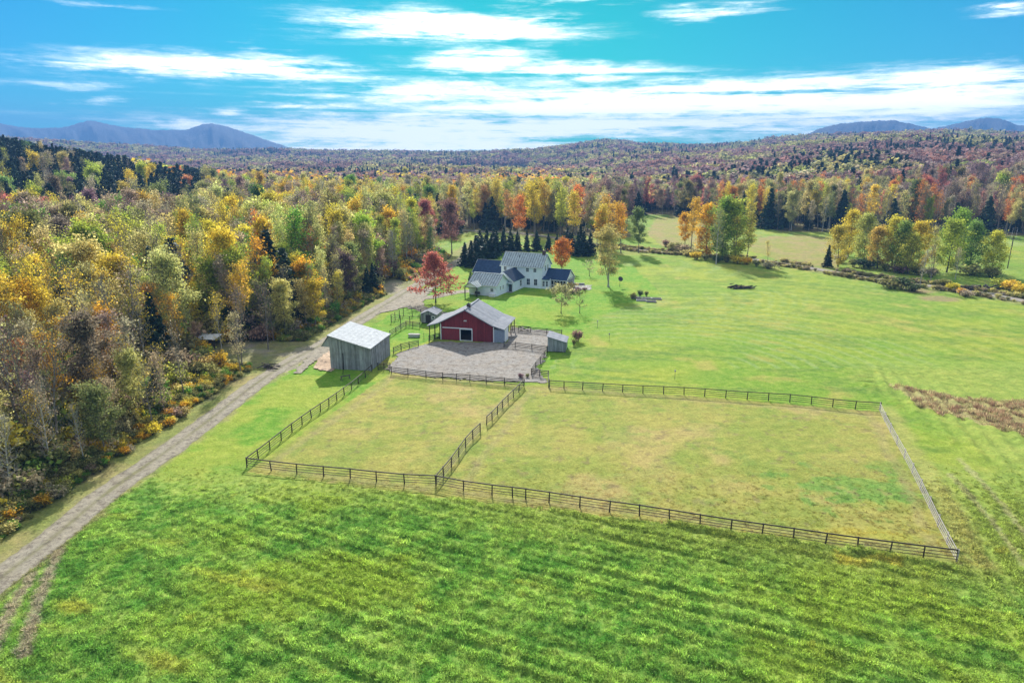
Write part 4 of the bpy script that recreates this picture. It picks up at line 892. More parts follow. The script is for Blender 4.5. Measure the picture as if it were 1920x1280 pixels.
scatter('grass', tf, np.stack([gx_, gy_, TZ(gx_, gy_)+groundrelief(gx_, gy_)-.02], 1), nr.randint(0, 5, n), np.stack([.8+gs*.4, .8+gs*.4, gs], 1), rz, gc, 'lush green grass of the near hay field'); print('tufts', n)

# ------------------------------------------------------------------ fences
def gz(x, y): return float(TZ(x, y))
def fence(label, pts, h=1.35, rails=((1.30, .09, .12), (.98, .035, .055), (.66, .035, .055), (.34, .035, .055)), pr=.08, mat='fence_wood', cat='fence', group='paddock fences', over=.04):
    x0, y0 = pts[0]; z0 = gz(x0, y0); t = thing('fence', label, cat, (x0, y0, z0), 0, group)
    pm_ = MB().tube((0, 0, -.2), (0, 0, h+over), pr, pr*.9, 6).mesh('post', [mat])
    for (x, y) in pts:
        o = link(bpy.data.objects.new('post', pm_), t); o.location = (x-x0, y-y0, gz(x, y)-z0); o.rotation_euler = (rnd.uniform(-.06, .06), rnd.uniform(-.06, .06), rnd.uniform(0, 3))
    for (a, b) in zip(pts[:-1], pts[1:]):
        za, zb = gz(*a)-z0, gz(*b)-z0; d = Vector((b[0]-a[0], b[1]-a[1], 0)).normalized(); nrm = Vector((-d.y, d.x, 0))*(pr+.02)
        for (rz_, w, hh_) in rails:
            s1, s2 = rnd.uniform(-.03, .03), rnd.uniform(-.03, .03); top_ = rz_ == rails[0][0] and w > .05
            off = Vector((0, 0, 0)) if top_ else -nrm
            MB().beam(Vector((a[0]-x0, a[1]-y0, za+rz_+(s1 if not top_ else 0)))+off, Vector((b[0]-x0, b[1]-y0, zb+rz_+(s2 if not top_ else 0)))+off, w, hh_).build('rail', mat, t)
    return t
def c3(l): return [at(440+a/3.097, 680+b/3.097, 1.35) for a, b in l]
def c4(l): return [at(1000+a/2.087, 680+b/2.087, 1.35) for a, b in l]
def cB(l, h=1.3): return [at(780+a/6, 540+b/6, h) for a, b in l]
def cS(l, h=1.3): return [at(600+a/7.11, 540+b/7.11, h) for a, b in l]
def smooth(p, k=3):
    for _ in range(k): p = [p[0]]+[((a[0]+2*b[0]+c[0])/4, (a[1]+2*b[1]+c[1])/4) for a, b, c in zip(p[:-2], p[1:-1], p[2:])]+[p[-1]]
    return p
LF = smooth(c3([(65,550),(130,505),(200,450),(265,400),(330,350),(388,310),(443,270),(493,238),(545,205),(590,175),(635,140),(675,115),(718,80),(757,45),(795,12)]), 1)
FF1 = c3([(65,550),(205,568),(355,585),(512,600),(670,610),(820,630),(975,647),(1167,652)])
FF2 = [FF1[-1]]+c3([(1325,685),(1495,708),(1663,722)])+c4([(-68,487),(68,503),(183,523),(300,540),(418,553),(537,573),(655,592),(778,612),(900,628),(1023,645),(1150,665),(1275,682),(1402,697),(1535,715),(1665,730)])
DV1 = [FF1[-1]]+c3([(1210,602),(1258,550),(1300,490),(1338,430),(1382,388),(1425,350)]); DV2 = c3([(1462,310),(1495,285),(1525,250),(1555,215),(1588,185),(1618,155),(1650,128),(1680,95)])
TF = c4([(60,68),(115,72),(193,75),(272,80),(350,85),(430,88),(512,92),(592,95),(672,100),(755,107),(840,114),(923,117),(1007,122),(1092,130),(1175,143),(1260,150),(1360,155)])
RF = [TF[-1]]+c4([(1378,195),(1400,238),(1428,285),(1458,335),(1490,395),(1522,455),(1556,525),(1592,600),(1628,668)])+[FF2[-1]]
fence('left paddock side fence running from the grey shed down to the left corner', LF)
fence('near paddock fence from the left corner to the divider, dark top rail', smooth(FF1, 1))
fence('long near fence of the large right paddock, dark top rail', smooth(FF2, 1))
fence('lower half of the fence dividing the two paddocks', smooth(DV1, 1)); fence('upper half of the fence dividing the two paddocks', smooth(DV2, 1))
fence('far fence of the large paddock, running right from the dry yard', smooth(TF, 1))
fence('pale weathered fence down the right end of the large paddock', smooth(RF, 2), mat='fence_grey', rails=((1.28, .045, .10), (.95, .04, .07), (.62, .04, .07), (.3, .04, .07)))
B4 = ((1.25, .04, .13), (.95, .04, .12), (.65, .04, .12), (.35, .04, .12))
G2 = 'board fences round the dry yard'
fence('board fence between the dry yard and the left paddock', smooth(c3([(908,22),(1003,33),(1110,47),(1218,58),(1285,62),(1357,65),(1462,78),(1563,85),(1680,95)]), 1), rails=B4, pr=.075, group=G2)
fence('board fence slanting from the small right shed to the yard corner', cB([(1478,668),(1440,720),(1400,775),(1350,835),(1300,905)]), rails=B4, group=G2)
fence('short board fence at the right yard corner gateway', cB([(1300,905),(1390,918),(1490,930),(1500,1025)]), rails=B4, group=G2)
fence('board fence behind the right pen of the red barn', cB([(1040,418),(1085,422),(1150,428),(1290,438),(1470,455),(1640,470)]), rails=B4, group=G2)
fence('board fence before the right pen, barn corner to small shed', cB([(990,600),(1115,608),(1305,632),(1480,655)]), rails=B4, group=G2)
fence('board fence between the big grey shed and the front lawn pen', cS([(975,790),(1080,742),(1190,717),(1310,692)]), rails=B4, group=G2)
fence('short board fence under the left eave of the red barn', cS([(1450,637),(1520,618),(1590,602)]), rails=B4, group=G2)
fence('board fence angling from the big grey shed to the round pen', cS([(930,570),(1010,522),(1077,478),(1145,440),(1235,448),(1330,458)]), rails=B4, group=G2)
fence('wooden gate beside the near right corner of the big grey shed', cS([(770,1000),(850,1000),(930,1000)]), rails=B4+((.12, .04, .1),), cat='gate', group=G2)
P3 = ((1.85, .05, .05), (1.3, .045, .05), (.75, .045, .05), (.25, .045, .05))
def cS2(l): return cS(l, 1.9)
pen = cS2([(945,350),(998,322),(1055,295),(1107,268),(1228,275),(1345,282)]); pen2 = cS2([(945,350),(1070,362),(1195,375),(1330,374)])
fence('tall railed pen, rear and left sides, beside the grey coop', pen, h=1.9, rails=P3, group='tall pen by the coop'); fence('tall railed pen, near side facing the yard, beside the grey coop', pen2, h=1.9, rails=P3, group='tall pen by the coop')
# X braced pasture gate behind the right pen
ga, gb = cB([(1160,428),(1280,438)]); t = thing('braced_gate', 'wooden gate with a crossed brace in the fence behind the right pen', 'gate', (ga[0], ga[1]-.15, gz(*ga)))
dv = Vector((gb[0]-ga[0], gb[1]-ga[1], 0)); MB().beam((0, 0, .35), dv+Vector((0, 0, 1.25)), .05, .1).build('brace', 'fence_wood', t); MB().beam((0, -.06, 1.25), dv+Vector((0, -.06, .35)), .05, .1).build('brace', 'fence_wood', t)
for zz in (.2, 1.38): MB().beam((0, .06, zz), dv+Vector((0, .06, zz)), .05, .1).build('rail', 'fence_wood', t)
# cleft posts by the stock tank
for px, py in ((795, 636),):
    x, y = at(px, py); o = MB().tube((0, 0, -.2), (0, 0, 1.4), .05, .045, 6).build('gate_post', 'fence_wood'); o.location = (x, y, gz(x, y)); meta(o, 'single slim post standing between the stock tank and the barn', 'post')

# ------------------------------------------------------------------ buildings
def slab(pts, th=.08, mi=0, mb=None):
    n = (Vector(pts[1])-Vector(pts[0])).cross(Vector(pts[2])-Vector(pts[0])).normalized()
    if n.z < 0: n = -n
    return (mb or MB()).prism(pts, -n*th, mi)
def lerp3(a, b, t): return tuple(Vector(a).lerp(Vector(b), t))
def panels(name, q, n, mat, parent, th=.06, gap=.03, seam=None):
    """roof plane q=(eave0, eave1, ridge1, ridge0) as n separate panels"""
    roof = slab(q, th).build(name, mat, parent); nn = (Vector(q[1])-Vector(q[0])).cross(Vector(q[3])-Vector(q[0])).normalized()
    if nn.z < 0: nn = -nn
    for i in range(n):
        a, b = i/n, (i+1)/n; g = gap/((Vector(q[1])-Vector(q[0])).length)
        P4 = [lerp3(q[0], q[1], a+g), lerp3(q[0], q[1], b-g), lerp3(q[3], q[2], b-g), lerp3(q[3], q[2], a+g)]
        P4 = [tuple(Vector(p)+nn*.02) for p in P4]; slab(P4, .018).build('roof_panel', mat, roof)
    if seam:
        for i in range(n+1):
            a = min(.997, max(.003, i/n)); MB().beam(Vector(lerp3(q[0], q[1], a))+nn*.035, Vector(lerp3(q[3], q[2], a))+nn*.035, .10, .07).build('seam', seam, roof)
    return roof
def boards(parent, p0, p1, ztop0, ztop1, n, mat, z0=0., th=.04, name='board', skip=None, lift=.0):
    """vertical boards from p0 to p1 (local xy), tops sloping ztop0 -> ztop1 (or a function)"""
    a, b = Vector((*p0, 0)), Vector((*p1, 0)); d = (b-a); nrm = Vector((d.y, -d.x, 0)).normalized()
    for i in range(n):
        t0, t1 = (i+.04)/n, (i+.96)/n
        f = ztop0 if callable(ztop0) else (lambda t: ztop0+(ztop1-ztop0)*t)
        if skip and skip((t0+t1)/2) is True: continue
        zb = z0 if not skip else (skip((t0+t1)/2) or z0)
        q0, q1 = a+d*t0, a+d*t1; e = rnd.uniform(0, .018)
        MB().prism([(q0.x, q0.y, zb+rnd.uniform(-.03, .05)), (q1.x, q1.y, zb+rnd.uniform(-.03, .05)), (q1.x, q1.y, f(t1)), (q0.x, q0.y, f(t0))], nrm*(th+e)).build(name, mat, parent)
def window(parent, c, u, nrm, w, h, sash=True, frame='trim_white', name='window'):
    """window centred at c on a wall with direction u and outward normal nrm"""
    c, u, n = Vector(c), Vector(u).normalized(), Vector(nrm).normalized(); up = Vector((0, 0, 1))
    def rect(x0, z0, x1, z1, a, b):
        return [c+u*x0+up*z0+n*a, c+u*x1+up*z0+n*a, c+u*x1+up*z1+n*a, c+u*x0+up*z1+n*a], n*(b-a)
    f = MB()
    for r in ((-w/2-.12, -h/2-.12, -w/2, h/2+.12), (w/2, -h/2-.12, w/2+.12, h/2+.12), (-w/2, h/2, w/2, h/2+.12), (-w/2, -h/2-.12, w/2, -h/2)): f.prism(*rect(*r, -.02, .06))
    o = f.build(name, frame, parent)
    MB().prism(*rect(-w/2, -h/2, w/2, h/2, -.06, .012)).build('pane', 'window_glass', o)
    if sash:
        m = MB(); m.prism(*rect(-w/2, -.03, w/2, .03, .012, .04)); m.prism(*rect(-.02, -h/2, .02, h/2, .012, .035)); m.build('sash', frame, o)
    return o

# big grey shed
SX, SY = at(622, 691); yaw = R(-9.5)
sh = thing('board_shed', 'large weathered grey board shed with a pale sloping metal roof', 'shed', (SX, SY, gz(SX, SY)), yaw)
W_, D_, HL, HR = 7.6, 10.2, 6.35, 4.35
boards(sh, (0, 0), (W_, 0), HL-.1, HR-.1, 26, 'grey_board'); boards(sh, (W_, 0), (W_, D_), HR-.1, HR-.1, 34, 'grey_board')
boards(sh, (W_, D_), (0, D_), HR-.1, HL-.1, 26, 'grey_board'); boards(sh, (0, D_), (0, 0), HL-.1, HL-.1, 34, 'grey_board', z0=2.8)
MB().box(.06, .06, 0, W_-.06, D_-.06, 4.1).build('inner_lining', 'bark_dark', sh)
for x, y, h in ((0, 0, HL), (W_, 0, HR), (W_, D_, HR), (0, D_, HL), (W_*.5, -.02, 5.3)): MB().box(x-.1, y-.1, -.1, x+.1, y+.1, h-.15).build('corner_post', 'grey_board', sh)
panels('roof', [(-.35, -.35, HL+.09), (W_+.3, -.35, HR-.08), (W_+.3, D_+.35, HR-.08), (-.35, D_+.35, HL+.09)][0:4], 10, 'roof_pale', sh)
MB().beam((-.35, -.38, HL+.0), (W_+.3, -.38, HR-.17), .05, .2).build('fascia', 'grey_board', sh)
slab([(-.3, -.3, HL-.15), (-1.7, -.3, HL-2.1), (-1.7, D_*.9, HL-2.1), (-.3, D_*.9, HL-.15)], .07).build('side_eave', 'grey_board', sh)
MB().prism([(-.1, -.2, HL-.3), (-1.6, -.2, HL-2.15), (-.1, -.2, HL-2.15)], (0, .05, 0)).build('gusset', 'grey_board', sh)
MB().beam((2.4, -.12, 0), (2.4, -.12, 3.1), .14, .1).build('batten', 'bark_dark', sh)
# small thing before the shed: a log and sawhorse in its shade
x, y = at(648, 712); t = thing('sawhorse', 'low wooden sawhorse lying in the shade before the big grey shed', 'sawhorse', (x, y, gz(x, y)), R(35))
MB().beam((-.9, 0, .75), (.9, 0, .75), .16, .16).build('beam', 'bark', t)
for sxx in (-.7, .7):
    for syy in (-.35, .35): MB().beam((sxx, 0, .72), (sxx*1.1, syy, 0), .08, .08).build('leg', 'bark', t)
x, y = at(643, 702); o = MB().beam((0, 0, 0), (.25, 0, 2.2), .1, .1).build('leaning_post', 'fence_wood'); o.location = (x, y, gz(x, y)); meta(o, 'dark post leaning against the front of the big grey shed', 'post')

# red barn
BX, BY = -18.05, 141.6; byaw = R(-12.5)
bn = thing('red_barn', 'red board barn with a wide grey metal roof and open side eaves', 'barn', (BX, BY, gz(BX, BY)), byaw)
def broof(u): return np.interp(u, [0, 2.6, 8.45, 14.3, 17.0], [3.0, 3.78, 6.85, 3.78, 3.0])
DB = 10.2
prof = lambda t: float(broof(2.95+11.5*t))-.12
def bskip(t):
    u = 2.95+11.5*t
    return 2.62 if 7.28 < u < 9.78 else 0
boards(bn, (2.95, 0), (14.45, 0), prof, None, 46, 'red_board', skip=bskip, th=.03)
boards(bn, (14.45, 0), (14.45, DB), lambda t: 3.55, None, 34, 'red_board'); boards(bn, (2.95, DB), (2.95, 0), lambda t: 3.55, None, 34, 'red_board')
boards(bn, (14.45, DB), (2.95, DB), lambda t: prof(1-t), None, 40, 'red_board')
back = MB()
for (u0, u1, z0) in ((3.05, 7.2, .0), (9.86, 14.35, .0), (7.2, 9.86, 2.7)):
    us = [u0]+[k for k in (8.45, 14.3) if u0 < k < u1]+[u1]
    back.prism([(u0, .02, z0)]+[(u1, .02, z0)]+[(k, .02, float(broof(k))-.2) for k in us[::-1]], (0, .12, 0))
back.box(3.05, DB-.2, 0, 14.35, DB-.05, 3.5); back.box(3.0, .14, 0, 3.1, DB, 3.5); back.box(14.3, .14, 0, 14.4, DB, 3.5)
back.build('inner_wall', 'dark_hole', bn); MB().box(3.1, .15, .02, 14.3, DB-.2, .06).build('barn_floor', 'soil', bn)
ov = .55
sides = []
for (u0, u1, n) in ((0, 2.6, 10), (2.6, 8.45, 10), (8.45, 14.3, 10), (14.3, 17.0, 10)):
    z0, z1 = float(broof(u0)), float(broof(u1))
    lo, hi = (u0, u1) if z0 < z1 else (u1, u0); zl, zh = min(z0, z1), max(z0, z1)
    panels('roof', [(lo, -ov, zl), (lo, DB+.5, zl), (hi, DB+.5, zh), (hi, -ov, zh)], n, 'roof_metal', bn, gap=.012)
cap = MB(); cap.beam((8.45, -ov, 6.92), (8.45, DB+.5, 6.92), .35, .08); cap.build('ridge_cap', 'roof_metal', bn)
for a, b in ((0, 2.6), (2.6, 8.45), (8.45, 14.3), (14.3, 17.0)): MB().beam((a, -ov-.03, broof(a)-.08), (b, -ov-.03, broof(b)-.08), .05, .16).build('barge_board', 'roof_metal', bn)
# sliding door, track, door frame, trim
MB().box(3.55, -.13, .1, 7.15, -.06, 2.55).build('sliding_door', 'red_board', bn)
MB().box(3.4, -.2, 2.62, 9.9, -.05, 2.80).build('door_track', 'trim_white', bn)
for x0 in (7.16, 9.78): MB().box(x0, -.16, 0, x0+.18, -.035, 2.62).build('door_jamb', 'trim_white', bn)
MB().box(7.34, -.16, 0, 9.78, -.035, .14).build('threshold', 'trim_white', bn)
MB().box(7.34, -.15, 2.46, 9.78, -.04, 2.62).build('door_head', 'trim_white', bn)
MB().box(2.9, -.12, 0, 3.06, .0, 3.5).build('corner_board', 'trim_white', bn); MB().box(14.46, -.13, 0, 14.66, .02, 3.35).build('corner_board', 'trim_white', bn)
lm = MB(); lm.box(8.2, -.12, 4.35, 8.7, -.04, 4.45); lm.tube((8.3, -.1, 4.5), (8.25, -.35, 4.35), .07, .12, 8); lm.tube((8.6, -.1, 4.5), (8.65, -.35, 4.35), .07, .12, 8); lm.build('flood_lamp', 'trim_white', bn)
# right bay of grey sheeting
for i in range(4): MB().box(14.68+i*.57, -.06, .05, 14.68+i*.57+.55, -.02, 2.75).build('sheet_panel', 'plastic_grey', bn)
for i in range(5): MB().box(16.92, -.02+i*.65, .05, 16.96, .6+i*.65, 2.75).build('sheet_panel', 'white_paint', bn)
MB().box(14.7, .0, 0, 16.88, .08, 2.8).build('bay_back', 'grey_board', bn); MB().box(14.5, .1, 2.76, 16.9, 3.2, 2.9).build('bay_beam', 'grey_board', bn)
for (x, y) in ((.35, .2), (.35, 3.6), (.35, 7), (.35, DB), (16.75, 3.4), (16.75, 6.8), (16.75, DB), (1.6, 0.1)): MB().box(x-.08, y-.08, -.1, x+.08, y+.08, float(broof(x))-.12).build('eave_post', 'fence_wood', bn)
MB().beam((16.75, 6.8, 1.9), (16.75, 8.2, 2.85), .08, .1).build('knee_brace', 'fence_wood', bn)
cp = MB(); cp.box(8.1, 2.2, 6.6, 8.8, 2.9, 7.35); cp.build('cupola', 'brick_dark', bn); q = MB(); q.add([(7.98, 2.08, 7.35), (8.92, 2.08, 7.35), (8.92, 3.02, 7.35), (7.98, 3.02, 7.35), (8.45, 2.55, 7.78)], [(3,2,1,0), (0,1,4), (1,2,4), (2,3,4), (3,0,4)]); q.build('cupola_cap', 'seam_dark', bn)

# small right shed
AX, AY = at(1027, 659.5); t = thing('lean_to_shed', 'small grey board shed with a tilted pale roof right of the yard', 'shed', (AX, AY, gz(AX, AY)), R(-10))
w2, d2, h1, h2 = 3.5, 4.2, 3.1, 2.15
boards(t, (0, 0), (w2, 0), h1, h2, 10, 'grey_board', z0=.15); boards(t, (w2, 0), (w2, d2), h2, h2, 12, 'grey_board', z0=.15); boards(t, (w2, d2), (0, d2), h2, h1, 10, 'grey_board', z0=.15); boards(t, (0, d2), (0, 0), h1, h1, 12, 'grey_board', z0=.15)
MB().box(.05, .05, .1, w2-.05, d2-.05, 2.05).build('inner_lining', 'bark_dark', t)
panels('roof', [(-.25, -.3, h1+.16), (w2+.3, -.3, h2+.02), (w2+.3, d2+.25, h2+.02), (-.25, d2+.25, h1+.16)], 6, 'roof_metal', t)
for x in (.1, w2-.1): MB().box(x-.1, 0, -.1, x+.1, d2, .14).build('skid', 'fence_wood', t)
# coop behind the barn
CX, CY = at(789.5, 606); t = thing('coop', 'small dark grey coop with a pale gable roof behind the barn', 'coop', (CX, CY, gz(CX, CY)), R(-10))
cw, cd = 3.7, 4.6
boards(t, (0, 0), (cw, 0), lambda s: 2.3+.75*(1-abs(2*s-1)), None, 11, 'grey_board', z0=.2); boards(t, (cw, 0), (cw, cd), 2.3, 2.3, 13, 'grey_board', z0=.2); boards(t, (cw, cd), (0, cd), lambda s: 2.3+.75*(1-abs(2*s-1)), None, 11, 'grey_board', z0=.2); boards(t, (0, cd), (0, 0), 2.3, 2.3, 13, 'grey_board', z0=.2)
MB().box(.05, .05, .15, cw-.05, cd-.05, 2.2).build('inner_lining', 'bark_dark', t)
for a, b in ((-.25, cw/2), (cw+.25, cw/2)): panels('roof', [(a, -.3, 2.22), (a, cd+.3, 2.22), (b, cd+.3, 3.15), (b, -.3, 3.15)], 7, 'roof_metal', t)
MB().box(1.2, -.1, .3, 2.4, -.05, 2.1).build('door', 'bark_dark', t); window(t, (3.0, -.05, 1.5), (1, 0, 0), (0, -1, 0), .5, .5, False)
# stock tank
x, y = at(764.5, 632.5); t = thing('stock_tank', 'pale grey round ended stock tank on the grass left of the barn', 'water tank', (x, y, gz(x, y)), R(-5))
o = MB(); n = 20; prf = []
for k in range(n):
    a = 2*math.pi*k/n; prf.append((1.3+math.cos(a)*.55+(.75 if math.cos(a) > 0 else -.75), .55+math.sin(a)*.55))
o.prism([(a, b, 0) for a, b in prf], (0, 0, .6)); o.build('tank', 'galvanised', t)
o = MB(); o.prism([(1.3+(a-1.3)*1.03, .55+(b-.55)*1.03, .6) for a, b in prf], (0, 0, .07)); o.build('cover', 'stone', t)

# farmhouse
HX, HY = at(931, 556); hz = gz(HX, HY); hyaw = R(-24)
hs_ = thing('farmhouse', 'white farmhouse with standing seam metal roofs, wings and a screened porch', 'house', (HX, HY, hz), hyaw)
def gable_block(name, u0, u1, v0, v1, ze, zr, axis='u', wallmat='clapboard', rm=('roof_seamed', 'roof_seamed'), n=16, ov=.35, seam='seam_dark', hipfront=False):
    w = MB()
    if axis == 'u':
        vm = (v0+v1)/2; w.prism([(u0, v0, -.3), (u0, v1, -.3), (u0, v1, ze), (u0, vm, zr), (u0, v0, ze)], (u1-u0, 0, 0)); wl = w.build('wall', wallmat, hs_)
        sl = (zr-ze)/(vm-v0); e = ov*sl
        panels('roof', [(u0-ov, v0-ov, ze-e+.12), (u1+ov, v0-ov, ze-e+.12), (u1+ov, vm, zr+.12), (u0-ov, vm, zr+.12)], n, rm[0], hs_, th=.1, seam=seam)
        panels('roof', [(u0-ov, v1+ov, ze-e+.12), (u1+ov, v1+ov, ze-e+.12), (u1+ov, vm, zr+.12), (u0-ov, vm, zr+.12)], n, rm[1], hs_, th=.1, seam=None)
        MB().beam((u0-ov, vm, zr+.16), (u1+ov, vm, zr+.16), .3, .07).build('ridge_cap', rm[0], hs_)
        for uu in (u0-ov-.03, u1+ov+.03):
            for s in (-1, 1): MB().beam((uu, vm, zr+.02), (uu, vm+s*((v1-v0)/2+ov), ze-e+.02), .05, .22).build('rake_board', 'trim_white', hs_)
        MB().box(u0-ov, v0-ov-.06, ze-e-.12, u1+ov, v0-ov-.005, ze-e+.06).build('fascia', 'trim_white', hs_)
    else:
        um = (u0+u1)/2; w.prism([(u0, v0, -.3), (u1, v0, -.3), (u1, v0, ze), (um, v0, zr), (u0, v0, ze)], (0, v1-v0, 0)); wl = w.build('wall', wallmat, hs_)
        sl = (zr-ze)/(um-u0); e = ov*sl
        for k, (a, m) in enumerate(((u0-ov, rm[0]), (u1+ov, rm[1]))): panels('roof', [(a, v0-ov, ze-e+.12), (a, v1, ze-e+.12), (um, v1, zr+.12), (um, v0-ov, zr+.12)], n, m, hs_, th=.1, seam=seam)
        for s in (-1, 1): MB().beam((um, v0-ov-.03, zr+.02), (um+s*((u1-u0)/2+ov), v0-ov-.03, ze-e+.02), .05, .2).build('rake_board', 'trim_white', hs_)
    return wl
mw = gable_block('main', -5.9, 7.15, 15.9, 23.3, 6.3, 9.55, n=18)
ww = gable_block('wing', -8.5, 0, 0, 7.8, 3.1, 5.55, n=12, ov=.4)
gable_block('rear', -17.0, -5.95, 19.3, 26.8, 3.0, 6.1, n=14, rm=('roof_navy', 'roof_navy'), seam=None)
gable_block('link', -4.6, 1.5, 7.85, 15.85, 3.15, 5.6, axis='v', n=10, rm=('roof_seamed', 'roof_navy'), ov=.35)  # right slope of the link in navy: its shade is put into the colour
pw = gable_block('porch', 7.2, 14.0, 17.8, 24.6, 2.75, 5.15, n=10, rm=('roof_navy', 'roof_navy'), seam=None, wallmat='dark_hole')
# link hip over the front, lean-to at the porch
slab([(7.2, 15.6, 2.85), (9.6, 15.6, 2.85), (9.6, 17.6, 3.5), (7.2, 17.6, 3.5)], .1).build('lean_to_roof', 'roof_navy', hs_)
MB().box(7.2, 16.0, -.3, 9.3, 17.75, 2.85).build('vestibule_wall', 'clapboard', hs_)
for x in (7.7, 8.7): window(hs_, (x, 16.0, 1.5), (1, 0, 0), (0, -1, 0), .6, 1.5)
# screened porch front: posts, rails, screens
pr_ = MB().box(-.09, -.09, -.3, .09, .09, 2.7).mesh('porch_post', ['trim_white'])
for i in range(8):
    o = link(bpy.data.objects.new('porch_post', pr_), hs_); o.location = (7.5+i*.93, 17.68, 0)
for i in range(8):
    o = link(bpy.data.objects.new('porch_post', pr_), hs_); o.location = (14.1, 17.8+i*.97, 0)
for zz in (.25, 1.05, 2.6): MB().box(7.42, 17.63, zz-.06, 14.19, 17.74, zz+.06).build('porch_rail', 'trim_white', hs_); MB().box(14.03, 17.75, zz-.06, 14.17, 24.6, zz+.06).build('porch_rail', 'trim_white', hs_)
MB().box(7.4, 17.55, -.35, 14.2, 17.62, .15).build('porch_skirt', 'trim_white', hs_)
MB().prism([(14.02, 17.9, 2.78), (14.02, 24.5, 2.78), (14.02, 21.2, 5.05)], (.05, 0, 0)).build('porch_gable', 'clapboard', hs_)
# windows of the main block
for x in (-4.6, -1.2, 2.6, 4.95): window(hs_, (x, 15.9, 5.25), (1, 0, 0), (0, -1, 0), .8, 1.05)
for x in (2.9, 5.2): window(hs_, (x, 15.9, 1.75), (1, 0, 0), (0, -1, 0), .95, 1.75)
for y in (18.6, 20.6): window(hs_, (7.15, y, 5.7), (0, 1, 0), (1, 0, 0), .7, 1.5)
for y, z in ((13.4, 1.7),): window(hs_, (1.5, y, z), (0, 1, 0), (1, 0, 0), 1.1, 1.7)
window(hs_, (-1.4, 0, 1.7), (1, 0, 0), (0, -1, 0), .8, .8)
for y in (2.5, 4.3): window(hs_, (0, y, 1.95), (0, 1, 0), (1, 0, 0), .5, .95)
MB().box(.3, 7.72, -.1, 1.2, 7.82, 2.1).build('door', 'seam_dark', hs_); MB().box(.2, 6.6, -.3, 1.6, 7.7, .12).build('door_step', 'stone', hs_)
MB().beam((.1, 7.7, 1.7), (1.5, 6.9, 2.7), .07, .07).build('door_brace', 'fence_wood', hs_); slab([(.05, 6.7, 2.55), (1.9, 6.7, 2.55), (1.9, 7.8, 2.95), (.05, 7.8, 2.95)], .08).build('door_hood', 'roof_seamed', hs_)
ch = MB(); ch.box(5.9, 19.2, 8.6, 6.8, 20.0, 10.7).build('chimney', 'brick_dark', hs_)
MB().tube((-1.0, 18.2, 8.2), (-1.0, 18.2, 9.2), .08, .08, 8).build('vent_pipe', 'seam_dark', hs_)
MB().box(-1.9, -1.0, -.3, -.2, -.02, .75).build('bulkhead', 'white_paint', hs_)
# entry porch with posts before the garage wing
px0, px1, py0 = -8.3, -4.4, -3.2
for a, m in ((px0-.2, 'roof_seamed'), (px1+.2, 'roof_seamed')):
    panels('roof', [(a, py0-.3, 2.75), (a, .0, 2.75), ((px0+px1)/2, 1.6, 3.95), ((px0+px1)/2, py0-.3, 3.95)], 6, m, hs_, seam='seam_dark')
MB().prism([(px0, py0-.05, 2.7), (px1, py0-.05, 2.7), ((px0+px1)/2, py0-.05, 3.85)], (0, .08, 0)).build('porch_gable', 'clapboard', hs_)
for x in (px0+.1, px1-.1): MB().box(x-.11, py0, -.3, x+.11, py0+.2, 2.7).build('porch_post', 'fence_wood', hs_)
MB().beam((px0, py0+.1, 2.62), (px1, py0+.1, 2.62), .16, .2).build('porch_beam', 'fence_wood', hs_)
MB().box(-7.4, -.08, 0, -6.4, -.005, 2.1).build('door', 'white_paint', hs_)
# woodpile / grill under the entry porch
def loc(u, v): 
    p = Matrix.Rotation(hyaw, 3, 'Z') @ Vector((u, v, 0)); return HX+p.x, HY+p.y
x, y = loc(-4.9, -2.0); t = thing('grill', 'dark covered grill under the entry porch of the farmhouse', 'grill', (x, y, gz(x, y)), hyaw)
MB().box(-.7, -.3, .75, .7, .3, 1.15).build('body', 'iron', t); q = MB(); q.prism([(-.7, -.3, 1.15), (.7, -.3, 1.15), (.7, 0, 1.4), (-.7, 0, 1.4)][:4], (0, .3, -.02)); q.build('lid', 'iron', t)
for a in (-.6, .6):
    for b in (-.25, .25): MB().box(a-.03, b-.03, 0, a+.03, b+.03, .75).build('leg', 'iron', t)
# stone patio
x, y = at(1085, 539); pt = thing('stone_patio', 'pale flagstone patio with a low dark wall right of the screened porch', 'patio', (x, y, gz(x, y)), R(-8))
g = random.Random(3)
for i in range(7):
    for j in range(8):
        if g.random() < .06: continue
        a, b = -3.4+i*1.0+(j % 2)*.35, -3.6+j*.95; w, d = g.uniform(.82, .95), g.uniform(.8, .9); MB().box(a, b, 0, a+w, b+d, .07+g.uniform(0, .03)).build('flagstone', 'stone', pt)
MB().box(-3.5, 3.9, 0, 1.6, 4.35, .6).build('garden_wall', 'stone', pt)
for i, (px, py, h, c, l) in enumerate([(1042,548,1.3,OLV,'round green shrub before the screened porch'),(1060,552,1.6,PUR,'dark shrub at the porch corner'),(1072,550,1.4,TAN,'pale dry shrub between the porch and the patio'),(1083,548,1.5,PUR,'dark low shrub at the near edge of the patio'),(1050,538,2.2,TAN,'tall pale shrub touching the porch screens'),(1066,541,2.0,PALE,'leggy pale shrub right of the tall one by the porch'),(1096,545,1.0,PUR,'small dark shrub at the patio corner')]):
    basep('bush%d' % (i % 3), px, py, h, jit(c), l, 'shrub', 'shrub', 'shrubs round the porch and patio', 1.5)
